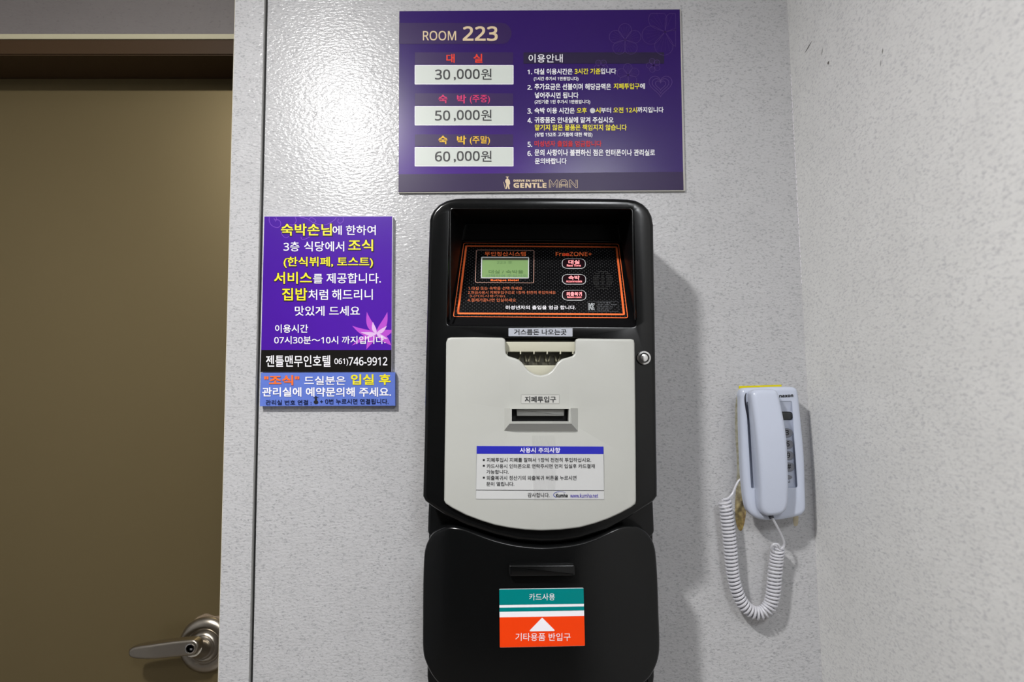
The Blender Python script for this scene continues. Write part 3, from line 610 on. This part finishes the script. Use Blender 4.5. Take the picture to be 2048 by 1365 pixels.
# ------------------------------------------------------------------ price board
PB = (798.7, 22.3); PT = (1359.6, 18.7); PR = (1366.9, 380); PL = (797, 384)
FA = upright(.955)
ax = Vector(FA.w(*FA.ab(*PT))) - Vector(FA.w(*FA.ab(*PB)))
bm = bmesh.new(); shell(bm, FA, rnd(FA.P([(798, 21.5), (1362, 17.5), (1371, 382), (797, 386)]), .0006, 2), -.0048, -.0006, .0004, steps=2, back=True)
board = tag(obj('price_board', bm, mat('clear_board_edge', srgb(190, 188, 180), .25), origin=(0.035, .955, 1.93)), 'purple room price board with white price boxes above the payment machine', 'sign')
def purple(name, c0, c1, vec):
    m = bpy.data.materials.new(name); m.use_nodes = True; nt = m.node_tree; N = nt.nodes; L = nt.links; b = N['Principled BSDF']
    uv = N.new('ShaderNodeUVMap'); mp = N.new('ShaderNodeMapping'); L.new(uv.outputs[0], mp.inputs[0])
    mp.inputs['Location'].default_value = vec[0]; mp.inputs['Scale'].default_value = vec[1]
    g = N.new('ShaderNodeTexGradient'); g.gradient_type = 'SPHERICAL'; L.new(mp.outputs[0], g.inputs[0])
    mx = N.new('ShaderNodeMix'); mx.data_type = 'RGBA'; mx.inputs[6].default_value = c0; mx.inputs[7].default_value = c1
    L.new(g.outputs[1], mx.inputs[0]); L.new(mx.outputs[2], b.inputs['Base Color']); b.inputs['Roughness'].default_value = .25; b.inputs['Specular IOR Level'].default_value = .35; return m
PUR = purple('board_purple_sheen', srgb(46, 15, 98), srgb(98, 42, 172), ((.35, -.28, 0), (3.1, 2.6, 1)))  # lighter lower left: print gradient with the film's sheen painted into the colour
bm = bmesh.new(); prism(bm, FA, FA.P([PB, PT, PR, PL]), -.0006, 0); face = obj('printed_face', bm, PUR, board, F=FA)
h = .0003
def quad(F, x0, y0, x1, y1, r=0.0): return rnd(F.P([(x0, y0), (x1, y0), (x1, y1), (x0, y1)]), r, 5) if r else F.P([(x0, y0), (x1, y0), (x1, y1), (x0, y1)])
BND = U('band_dark_purple', 48, 24, 82)
BND2 = U('band_deep_purple', 34, 20, 58)
def flat(parent, F, pts, h, m, name, label=None): bm = bmesh.new(); sheet(bm, F, pts, h); return obj(name, bm, m, parent, F=F, fix=False, label=label)
flat(board, FA, FA.P([(798.5, 46)]+[(1003+20*math.sin(t), 67-21*math.cos(t)) for t in [math.pi*k/12 for k in range(13)]]+[(798, 88)]), h, BND, 'title_band')
flat(board, FA, FA.P([(797.2, 349), (1366, 344), (1366.9, 380), (797, 384)]), h, U('footer_purple', 42, 22, 70), 'footer_band')
for y0, y1 in ((105, 129), (187, 211), (269, 293)): flat(board, FA, quad(FA, 830, y0, 1026, y1, .001), h, BND, 'row_band')
flat(board, FA, quad(FA, 1047, 105, 1328, 127.5, .001), h, BND2, 'row_band')
PBX = U('price_box_pale', 206, 212, 206)
def c1(x, y): return (780+x/3.4135, y/3.4135)
def c2(x, y): return (1030+x/3.4135, y/3.4135)
TA = lambda s, a, b, c, d, m=WHITEP, bo=.02, plain=False: text(board, FA, s, (a, b, c, d), .0008, m, bo, plain=plain)
GOLD = U('beige_gold_print', 222, 200, 165)
TA('ROOM', 845.9, 62.4, 912.4, 81.5, GOLD, .008); TA('223', 925.6, 53.2, 995.4, 82.6, GOLD, .018)
RED = U('red_print', 230, 62, 44); PINK = U('pink_print', 214, 52, 112); YG = U('golden_print', 240, 192, 48)
TA('대', 892.8, 108.4, 909.5, 126, RED); TA('실', 947, 108.4, 965, 126, RED)
for k, (m, s, d, t) in enumerate(((None, '', '30', ''), (PINK, '주중', '50', ''), (YG, '주말', '60', ''))):
    dy = 82*k
    bx = flat(board, FA, quad(FA, 829.5, 130.5+dy, 1027, 169.2+dy, .0012), .0004, WHITEP, 'box_outline')
    flat(board, FA, quad(FA, 830.8, 131.8+dy, 1025.6, 167.8+dy, .0010), .0006, PBX, 'price_box')
    if m: TA('숙', 877, 190+dy-82, 895, 207+dy-82, m); TA('박', 914, 190+dy-82, 932.5, 207.5+dy-82, m); TA('('+s+')', 939.7, 190.5+dy-82, 980, 208+dy-82, m, .01)
    TA(d, 870, 139.5+dy, 900.5, 159.8+dy, BLACKP, .014); TA(',000', 907.5, 138.7+dy, 959.6, 161.5+dy, BLACKP, .014); TA('원', 962, 138+dy, 983.2, 160+dy, BLACKP, .01)
TB = lambda s, x0, y0, x1, y1, m=WHITEP, bo=.018: TA(s, *c2(x0, y0), *c2(x1, y1), m, bo)
TB('이용안내', 92, 372, 325, 429, bo=.006)
RD = U('deep_red_print', 208, 32, 44)
for a in (('1.', 85, 478, 117, 509), ('대실 이용시간은', 133, 470, 392, 511), ('3시간 기준', 407, 469, 583, 509, YELP), ('입니다', 585, 468, 690, 508),
          ('(1시간 추가시 1만원입니다)', 128, 526, 433, 556), ('2.', 85, 583, 117, 615), ('추가요금은 선불이며 해당금액은', 133, 572, 655, 616), ('지폐투입구', 673, 570, 850, 611, YELP), ('에', 853, 570, 886, 609),
          ('넣어주시면 됩니다', 136, 632, 433, 673), ('(2인기준 1인 추가시 1만원입니다)', 134, 683, 513, 714), ('3.', 85, 742, 117, 778), ('숙박 이용 시간은', 133, 737, 407, 777), ('오후', 421, 737, 490, 775, YELP), ('시', 549, 736, 583, 774, YELP), ('부터', 586, 736, 655, 773), ('오전 12시', 670, 734, 832, 773, YELP), ('까지입니다', 835, 732, 1013, 771),
          ('4.', 85, 807, 117, 842), ('귀중품은 안내실에 맡겨 주십시오', 133, 800, 672, 842), ('맡기지 않은 물품은 책임지지 않습니다', 136, 851, 762, 893, YELP), ('(상법 152조 고가품에 대한 책임)', 136, 906, 528, 940),
          ('5.', 86, 970, 117, 1005), ('미성년자 출입을 엄금합니다', 133, 962, 590, 1003, RD), ('6.', 85, 1032, 117, 1067), ('문의 사항이나 불편하신 점은 인터폰이나 관리실로', 133, 1021, 955, 1066), ('문의바랍니다', 136, 1081, 352, 1122)): TB(*a)
flat(board, FA, FA.P(ell(*c2(529, 757), 5.2, 5.4)), .0008, U('grey_dot', 205, 205, 208), 'grey_dot')
TB('DRIVE IN HOTEL', -10, 1228, 197, 1243, GOLD, .03); TB('GENTLE', -10, 1250, 215, 1285, GOLD, .02)
bm = bmesh.new()   # outlined M A N
for pl_ in ([(234, 1284), (234, 1232), (240, 1228), (262, 1262), (286, 1228), (292, 1232), (292, 1284)], [(244, 1284), (244, 1250), (262, 1276), (282, 1250), (282, 1284)],
            [(304, 1284), (304, 1244), (316, 1230), (346, 1230), (358, 1244), (358, 1284)], [(314, 1284), (314, 1249), (321, 1240), (341, 1240), (348, 1249), (348, 1284)], [(304, 1262), (358, 1262)], [(314, 1271), (348, 1271)],
            [(370, 1284), (370, 1230), (378, 1230), (416, 1270), (416, 1230)], [(380, 1284), (380, 1247), (416, 1284), (426, 1284), (426, 1230)]):
    stroke(bm, FA, FA.P([c2(*p) for p in pl_]), .0008, .0008)
obj('logo_lettering', bm, GOLD, board, fix=False)
bm = bmesh.new()
for pts in ([(796, 1222), (808, 1222), (818, 1236), (820, 1258), (814, 1262), (814, 1274), (818, 1292), (809, 1294), (803, 1272), (797, 1292), (789, 1292), (794, 1266), (792, 1250), (786, 1246), (788, 1230)], [(795, 1208), (806, 1208), (807, 1219), (801, 1222), (796, 1219)], [(791, 1207), (810, 1207), (810, 1210), (791, 1210)], [(774, 1244), (777, 1244), (789, 1292), (786, 1292)]):
    sheet(bm, FA, FA.P([c1(*p) for p in pts]), .0008)
obj('walking_man_logo', bm, GOLD, board, fix=False)
# faint flowers and heart
FAINT = U('faint_lilac', 84, 56, 124); bm = bmesh.new()
def flower(cx, cy, R, wr=.0006, rot=0, n=5):
    for k in range(n):
        a = rot+2*math.pi*k/n; c = (cx+math.cos(a)*R*.62, cy+math.sin(a)*R*.62); pts = []
        for j in range(17):
            t = -2.3+4.6*j/16; pts.append((c[0]+math.cos(a+t)*R*.40, c[1]+math.sin(a+t)*R*.40))
        pts = [(cx, cy)]+pts+[(cx, cy)]
        pts = [(min(x, 1351), max(y, 27)) for x, y in pts]
        stroke(bm, FA, FA.P([p for i, p in enumerate(pts) if i == 0 or p != pts[i-1]]), wr, h+.0001)
        for dd in (-.32, -.1, .12, .34):
            q = (cx+math.cos(a+dd)*R*.85, cy+math.sin(a+dd)*R*.85)
            if q[0] < 1351 and q[1] > 27: stroke(bm, FA, FA.P([(cx+math.cos(a+dd)*R*.25, cy+math.sin(a+dd)*R*.25), q]), .0002, h+.0001)
flower(1330, 64, 46, rot=.4); flower(1250, 80, 32, rot=-1.57); flower(1307, 131, 14, rot=.6); flower(1256, 150, 22, rot=.9); flower(1202, 133, 14, rot=.3)
for s in (1, .72, .45):
    stroke(bm, FA, [FA.ab(1321+s*1.45*16*math.sin(t)**3, 170-s*1.45*(13*math.cos(t)-5*math.cos(2*t)-2*math.cos(3*t)-math.cos(4*t))) for t in [2*math.pi*k/36 for k in range(36)]], .0009, h+.0001, True)
obj('flower_pattern', bm, FAINT, board, fix=False, label='faint lilac line flowers and a heart')

# ------------------------------------------------------------------ breakfast notice
def c3(x, y): return (500+x/3.328, 420+y/3.328)
FN = upright(.9505)
bm = bmesh.new(); prism(bm, FN, FN.P([c3(92, 41), c3(950, 41), c3(942, 1081), c3(67, 1081)]), -.0090, 0)
notice = tag(obj('breakfast_notice', bm, mat('notice_edge', srgb(215, 210, 225), .3), origin=(-.29, .955, 1.55)), 'tall purple notice with yellow and white lettering and a pink flower beside the door', 'notice')
PN = purple('notice_purple', srgb(70, 22, 150), srgb(88, 32, 178), ((.3, -.2, 0), (3, 3, 1)))
flat(notice, FN, FN.P([c3(96, 44), c3(946, 44), c3(942, 933), c3(74, 933)]), .0002, PN, 'purple_field')
flat(notice, FN, FN.P([c3(74, 933), c3(942, 933), c3(941, 1080), c3(69, 1080)]), .0002, U('notice_black', 20, 18, 16, .3), 'black_band')
TN = lambda s, a, b, c, d, m=WHITEP, bo=.01: text(notice, FN, s, (*c3(a, b), *c3(c, d)), .0010, m, bo)
OUTL = U('dark_outline_print', 22, 8, 48)
for s, a, b, c, d, y in (('숙박손님', 208, 93, 545, 173, 1), ('에', 550, 106, 612, 168, 0), ('한하여', 640, 104, 838, 169, 0), ('3층', 225, 213, 330, 278, 0), ('식당에서', 362, 211, 628, 278, 0), ('조식', 655, 198, 820, 276, 1),
                         ('(한식뷔페, 토스트)', 225, 314, 820, 388, 1), ('서비스', 162, 414, 413, 493, 1), ('를', 422, 428, 485, 491, 0), ('제공합니다.', 510, 421, 872, 491, 0), ('집밥', 215, 521, 383, 604, 1), ('처럼', 390, 531, 520, 601, 0), ('해드리니', 547, 529, 818, 601, 0),
                         ('맛있게 드세요', 300, 641, 732, 706, 0)):
    TN(s, a, b, c, d, YELP if y else WHITEP, .016 if y else .008)
    if y: text(notice, FN, s, (*c3(a-4, b-3), *c3(c+6, d+6)), .0006, OUTL, .045, name='lettering_outline')
TN('이용시간', 168, 764, 388, 819); TN('07시30분～10시', 163, 842, 588, 894); TN('까지입니다.', 613, 841, 903, 893)
TN('젠틀맨무인호텔', 108, 969, 537, 1046); TN('061)', 563, 990, 655, 1039); TN('746-9912', 657, 981, 915, 1037)
# flower
PK1 = U('flower_magenta', 190, 80, 210); PK2 = U('flower_pale', 226, 190, 236); c0 = (842, 826)
def petal(bm, tip, wd, z, bend=0):
    a = Vector(c0); b = Vector(tip); d = b-a; n = Vector((-d.y, d.x)).normalized(); L_ = []; R2 = []
    for k in range(11):
        t = k/10; p = a+d*t+n*bend*math.sin(math.pi*t); wv = wd*math.sin(math.pi*min(1, t**.8))*(1-.25*t); L_.append(tuple(p+n*wv)); R2.append(tuple(p-n*wv))
    pts = L_+R2[1:-1][::-1]
    pts = [(min(x, 943), min(y, 931)) for x, y in pts]
    q = [p for i, p in enumerate(pts) if i == 0 or (Vector(p)-Vector(pts[i-1])).length > .3]
    sheet(bm, FN, FN.P([c3(*p) for p in q]), z)
bm = bmesh.new()
for i, (tx, ty, wd, be) in enumerate(((778, 680, 24, -14), (915, 680, 24, 14), (680, 772, 24, -16), (960, 800, 26, 8), (678, 905, 18, 10), (775, 930, 22, 8), (942, 905, 26, -8))): petal(bm, (tx, ty), wd, .0004+.00003*i, be)
obj('flower_petals', bm, PK1, notice, fix=False, label='magenta outer petals')
bm = bmesh.new()
for i, (tx, ty, wd, be) in enumerate(((818, 745, 15, -6), (912, 772, 14, 6), (735, 815, 12, -4), (920, 862, 12, 2), (760, 862, 9, 3))): petal(bm, (tx, ty), wd, .0007+.00002*i, be)
obj('flower_petals', bm, PK2, notice, fix=False, label='pale inner petals')
bm = bmesh.new()
SW = [[(128, 48), (130, 80), (150, 108), (185, 118), (205, 100), (200, 75), (180, 66), (168, 78)], [(300, 45), (308, 75), (290, 100), (262, 98)], [(395, 75), (400, 55), (420, 55), (440, 75), (420, 90)], [(440, 150), (380, 190), (345, 195), (340, 180)],
      [(620, 48), (620, 75), (600, 90), (585, 78), (590, 60)], [(215, 120), (212, 160), (235, 185), (260, 178)], [(330, 48), (380, 60), (430, 90), (500, 100), (560, 70), (575, 48)], [(160, 55), (166, 68), (178, 60), (172, 48)]]
for s_ in SW: stroke(bm, FN, FN.P([c3(*p) for p in smooth_line(s_, 5)]), .0007, .0003)
obj('swirl_pattern', bm, U('swirl_lilac', 128, 72, 196), notice, fix=False, label='thin lilac swirls')
# blue strip
FO = upright(.9495)
bm = bmesh.new(); prism(bm, FO, FO.P([c3(72, 1085), c3(965, 1082), c3(966, 1305), c3(65, 1308)]), -.0100, 0)
strip = tag(obj('blue_notice_strip', bm, U('strip_blue', 98, 122, 205, .3), origin=(-.29, .955, 1.365)), 'narrow blue notice strip fixed right below the tall purple notice', 'notice')
TS = lambda s, a, b, c, d, m=WHITEP, bo=.02: text(strip, FO, s, (*c3(a, b), *c3(c, d)), .0009, m, bo)
ORN = U('orange_lettering', 240, 112, 50)
TS('"조식"', 95, 1101, 330, 1168, ORN, .03)
TS('드실분은', 362, 1107, 637, 1166, WHITEP, .012); TS('입실 후', 672, 1094, 937, 1166, YELP, .025)
TS('관리실에 예약문의해 주세요.', 83, 1182, 940, 1244, WHITEP, .018)
DK = U('navy_print', 14, 18, 50); TS('관리실 번호 연결 :', 105, 1266, 410, 1300, DK, .01); TS('+ 0번 누르시면 연결됩니다.', 467, 1258, 922, 1294, DK, .01)
bm = bmesh.new()
for pts in (ell(440, 1280, 15, 13, 14), ell(440, 1262, 8, 8, 12), [(424, 1250), (456, 1247), (457, 1251), (425, 1255)], [(435, 1241), (443, 1240), (445, 1250), (436, 1251)]): sheet(bm, FO, FO.P([c3(*p) for p in pts]), .0007+.00002*len(pts))
obj('printed_icon', bm, BLACKP, strip, fix=False)

# ------------------------------------------------------------------ interphone
FPh = upright(.926)
ph = empty('wall_phone', (.415, .96, 1.23), 'white wall-mounted corded phone with grey keys on the grey wall right of the payment machine', 'phone')
base_px = [(1477, 800), (1476.5, 790), (1479, 781), (1487, 776.5), (1520, 775), (1550, 774), (1577, 774), (1586, 776), (1591, 782), (1594, 800), (1598, 840), (1602, 880), (1605, 920), (1606.5, 970), (1607.5, 1008), (1606, 1020), (1600, 1028), (1590, 1032), (1577, 1035), (1554, 1039), (1530, 1039.5), (1514, 1037), (1501, 1030), (1492, 1019), (1487, 1000), (1484, 975), (1481, 935), (1479, 890), (1477.5, 842)]
FPf = upright(.916)
wellq = [(1493, 805), (1584, 803), (1595.5, 976), (1503, 978)]
well = rnd(FPf.P(wellq), .003, 4)
bm = bmesh.new(); rr = shell(bm, FPh, smooth_poly(FPh.P(base_px), 3), -.005, .010, .0068, steps=7, back=False, holes=[well], hole_r=.0012)
wf = rnd(upright(.924).P([(1495, 824), (1585, 822), (1594.5, 974), (1505, 976)]), .002, 4); wf = ccw(wf)
FWf = upright(.924); v2 = [bm.verts.new(FWf.w(a, b, 0)) for a, b in wf]
if len(v2) == len(rr[0]): bridge(bm, rr[0], v2); bm.faces.new(v2)
base = obj('phone_base', bm, PHONE, ph, sharp=30)
bm = bmesh.new(); FPb = upright(.931); shell(bm, FPb, inset(ccw(smooth_poly(FPb.P(base_px), 2)), .009), -.0285, .0005, .0004, steps=1); obj('mounting_plate', bm, PHONE, ph)
def c8(x, y): return (1460+x/8.53, 760+y/8.53)
FHs = upright(.908)
hs_px = [(1496, 790), (1501, 781.5), (1512, 779.5), (1530, 779), (1548, 780), (1556, 785), (1560, 800), (1565, 826), (1569, 854), (1572, 885), (1573.5, 915), (1575, 945), (1576.5, 975), (1577, 1004), (1575, 1018), (1569, 1027), (1558, 1031.5), (1543, 1032.5), (1530, 1030.5), (1520, 1023), (1515, 1008), (1513, 980), (1510, 945), (1506, 905), (1502, 865), (1498, 825)]
hp = smooth_poly([upright(.913-.016*max(0, min(1, (x-1500)/65))).ab(x, y) for x, y in hs_px], 3); hy = [b for a, b in hp]; hm = (max(hy)+min(hy))/2; hl = (max(hy)-min(hy))/2
bm = bmesh.new(); shell(bm, FHs, hp, -.006, .010, .0065, steps=8, back=True, dome=lambda a, b: .008*(1-((b-hm)/hl)**2))
hset = obj('handset', bm, PHONE, ph, sharp=50)
# handset earpiece and mouthpiece blocks reaching the base
for (y0, y1) in ((784, 822), (984, 1026)):
    bm = bmesh.new(); Fx = upright(.913); s_ = (y0-780)/240
    shell(bm, Fx, rnd(Fx.P([(1507+15*s_, y0), (1547+14*s_, y0), (1548+14*s_, y1), (1510+15*s_, y1)]), .005, 4), -.012, .004, .002, steps=2); obj('handset_cup', bm, PHONE, hset)
bm = bmesh.new(); tube(bm, [onp(upright(.9155), *c8(*p)) for p in smooth_line([(275, 225), (258, 300), (268, 430), (290, 570), (318, 700)], 5)], lambda t: .0002+.0010*math.sin(math.pi*min(1, t*.9+.08)), 8); obj('cradle_gap', bm, mat('gap_navy', srgb(22, 24, 40), .5), ph)
# keys
FK = upright(.9238)
for r in range(4):
    for c in range(3):
        cx = 1573.5+r*1.3-(2-c)*22; cy = 866+r*22.7
        bm = bmesh.new(); shell(bm, FK, FK.P(ell(cx, cy, 10.6, 8.8, 24)), -.001, .0032, .001, steps=3, dome=lambda a, b: 0); kk = obj('key', bm, KEY, ph, label='round grey key')
        if c == 2: text(kk, upright(.9206), '369#'[r], (cx-2.8, cy-5.5, cx+4.2, cy+5), .0002, BLACKP, .018)
bm = bmesh.new(); shell(bm, FK, FK.P(ell(1576, 955, 7.5, 4.2, 20)), -.001, .0022, .0008, steps=2); obj('key', bm, KEY, ph, label='small oval grey key')
bm = bmesh.new(); stroke(bm, FK, FK.P([(1574, 962), (1578, 966)]), .0008, .0004); stroke(bm, FK, FK.P([(1579, 961.5), (1579.5, 966)]), .0007, .0005); obj('printed_mark', bm, BLACKP, ph, fix=False)
bm = bmesh.new(); shell(bm, FK, rnd(FK.P([(1538, 825.5), (1583, 825.5), (1583.5, 838.8), (1538, 838.8)]), .0048, 6), -.001, .0018, .0006, steps=2); win = obj('indicator_window', bm, mat('smoky_window', srgb(58, 60, 60), .15), ph, label='dark smoky pill-shaped window')
bm = bmesh.new(); stroke(bm, FK, rnd(FK.P([(1537, 824.5), (1584, 824.5), (1584.5, 839.8), (1537, 839.8)]), .0052, 6), .0012, .0008, True); obj('window_rim', bm, BLACKP, win, fix=False)
FT_ = upright(.916); text(ph, FT_, 'naxon', [c8(838, 260), c8(1078, 250), c8(1078, 296), c8(838, 306)], .0003, BLACKP, .03)
# cord
FCo = upright(.940)
def cw(px, py, y=.938): return onp(upright(y), px, py)
path = smooth_line([cw(1449, 1003), cw(1453, 1025), cw(1457, 1060), cw(1461, 1100), cw(1464, 1135), cw(1470, 1170), cw(1482, 1202), cw(1500, 1222), cw(1520, 1227), cw(1538, 1214), cw(1546, 1188), cw(1549, 1155), cw(1553, 1120), cw(1556, 1096, .934)], 10)
L_ = [0]
for i in range(1, len(path)): L_.append(L_[-1]+(path[i]-path[i-1]).length)
def at_len(s):
    for i in range(1, len(path)):
        if s <= L_[i]: t = (s-L_[i-1])/(L_[i]-L_[i-1]); return path[i-1].lerp(path[i], t), (path[i]-path[i-1]).normalized()
    return path[-1], (path[-1]-path[-2]).normalized()
turns = 54; K = 14; hx = []
for i in range(turns*K+1):
    s = L_[-1]*i/(turns*K); p, t = at_len(s); side = Vector((0, -1, 0)).cross(t).normalized(); fw = t.cross(side).normalized(); a = 2*math.pi*i/K
    R_ = .0086*(1+.06*math.sin(i*.013)); hx.append(p + (side*math.cos(a)+fw*math.sin(a))*R_)
lead = [cw(1486, 957, .935), cw(1478, 962, .936), cw(1472, 972, .936), cw(1465, 988, .936), cw(1455, 998, .934), cw(1445, 1000, .932)]
tail = [cw(1548, 1106, .930), cw(1543, 1098, .928), cw(1547, 1090, .924), cw(1556, 1090, .924), cw(1560, 1098, .926), cw(1566, 1096, .926), cw(1568, 1086, .924), cw(1561, 1068, .918), cw(1553, 1052, .912), cw(1544, 1036, .907)]
allp = smooth_line(lead, 5) + hx + smooth_line(tail, 6)
bm = bmesh.new(); tube(bm, allp, lambda t: .0019, 7); obj('coiled_cord', bm, CORD, ph, label='pale coiled cord')
bm = bmesh.new(); tube(bm, [cw(1541, 1031, .909), cw(1544, 1038, .907)], .0035, 10); obj('cord_grommet', bm, mat('grommet_grey', srgb(70, 70, 76), .5), ph)
# yellow paper and glue remains
Fy = upright(.9588)
bm = bmesh.new(); prism(bm, Fy, Fy.P([(1478, 772.5), (1563, 770), (1566, 812), (1480, 815)]), -.0008, 0)
tag(obj('yellow_card', bm, U('card_yellow', 222, 208, 12, .6), origin=onp(Fy, 1520, 790)), 'yellow card whose top edge sticks out above the wall phone', 'card')
bm = bmesh.new()
gl = FW.P([(1475, 790), (1481, 800), (1482, 860), (1483, 930), (1486, 985), (1492, 1018), (1489, 1045), (1483, 1062), (1476, 1058), (1471, 1040), (1470, 1010), (1472, 975), (1474, 930), (1471, 880), (1470, 830), (1472, 800)])
sheet(bm, FW, smooth_poly(gl, 3), .0003)
def stain_mat():
    m = bpy.data.materials.new('dried_glue'); m.use_nodes = True; nt = m.node_tree; N = nt.nodes; L = nt.links; b = N['Principled BSDF']
    tc = N.new('ShaderNodeTexCoord'); nz = N.new('ShaderNodeTexNoise'); nz.inputs['Scale'].default_value = 130; nz.inputs['Detail'].default_value = 5; L.new(tc.outputs['Object'], nz.inputs[0])
    sp = N.new('ShaderNodeSeparateXYZ'); L.new(tc.outputs['Object'], sp.inputs[0]); mr = N.new('ShaderNodeMapRange'); mr.inputs[1].default_value = -.02; mr.inputs[2].default_value = -.11; L.new(sp.outputs[2], mr.inputs[0])
    c1_ = N.new('ShaderNodeValToRGB'); e = c1_.color_ramp.elements; e[0].position = .38; e[0].color = srgb(120, 84, 24); e[1].position = .62; e[1].color = srgb(206, 176, 80); L.new(nz.outputs[0], c1_.inputs[0])
    c2_ = N.new('ShaderNodeValToRGB'); e = c2_.color_ramp.elements; e[0].position = .35; e[0].color = srgb(150, 145, 118); e[1].position = .65; e[1].color = srgb(186, 183, 165); L.new(nz.outputs[0], c2_.inputs[0])
    mx = N.new('ShaderNodeMix'); mx.data_type = 'RGBA'; L.new(mr.outputs[0], mx.inputs[0]); L.new(c2_.outputs[0], mx.inputs[6]); L.new(c1_.outputs[0], mx.inputs[7]); L.new(mx.outputs[2], b.inputs[0])
    bp = N.new('ShaderNodeBump'); bp.inputs['Strength'].default_value = .8; bp.inputs['Distance'].default_value = .002; L.new(nz.outputs[0], bp.inputs['Height']); L.new(bp.outputs[0], b.inputs['Normal']); b.inputs['Roughness'].default_value = .5; return m
g = obj('glue_stain', bm, stain_mat(), wall_front, origin=onp(FW, 1480, 930), fix=False, label='brown and yellow dried glue')
bm = bmesh.new(); sheet(bm, FW, smooth_poly(FW.P([(1587, 1030), (1596, 1030), (1596, 1048), (1592, 1053), (1587, 1050)]), 3), .0003); obj('glue_stain', bm, U('tape_residue', 182, 172, 148, .6), wall_front, fix=False)
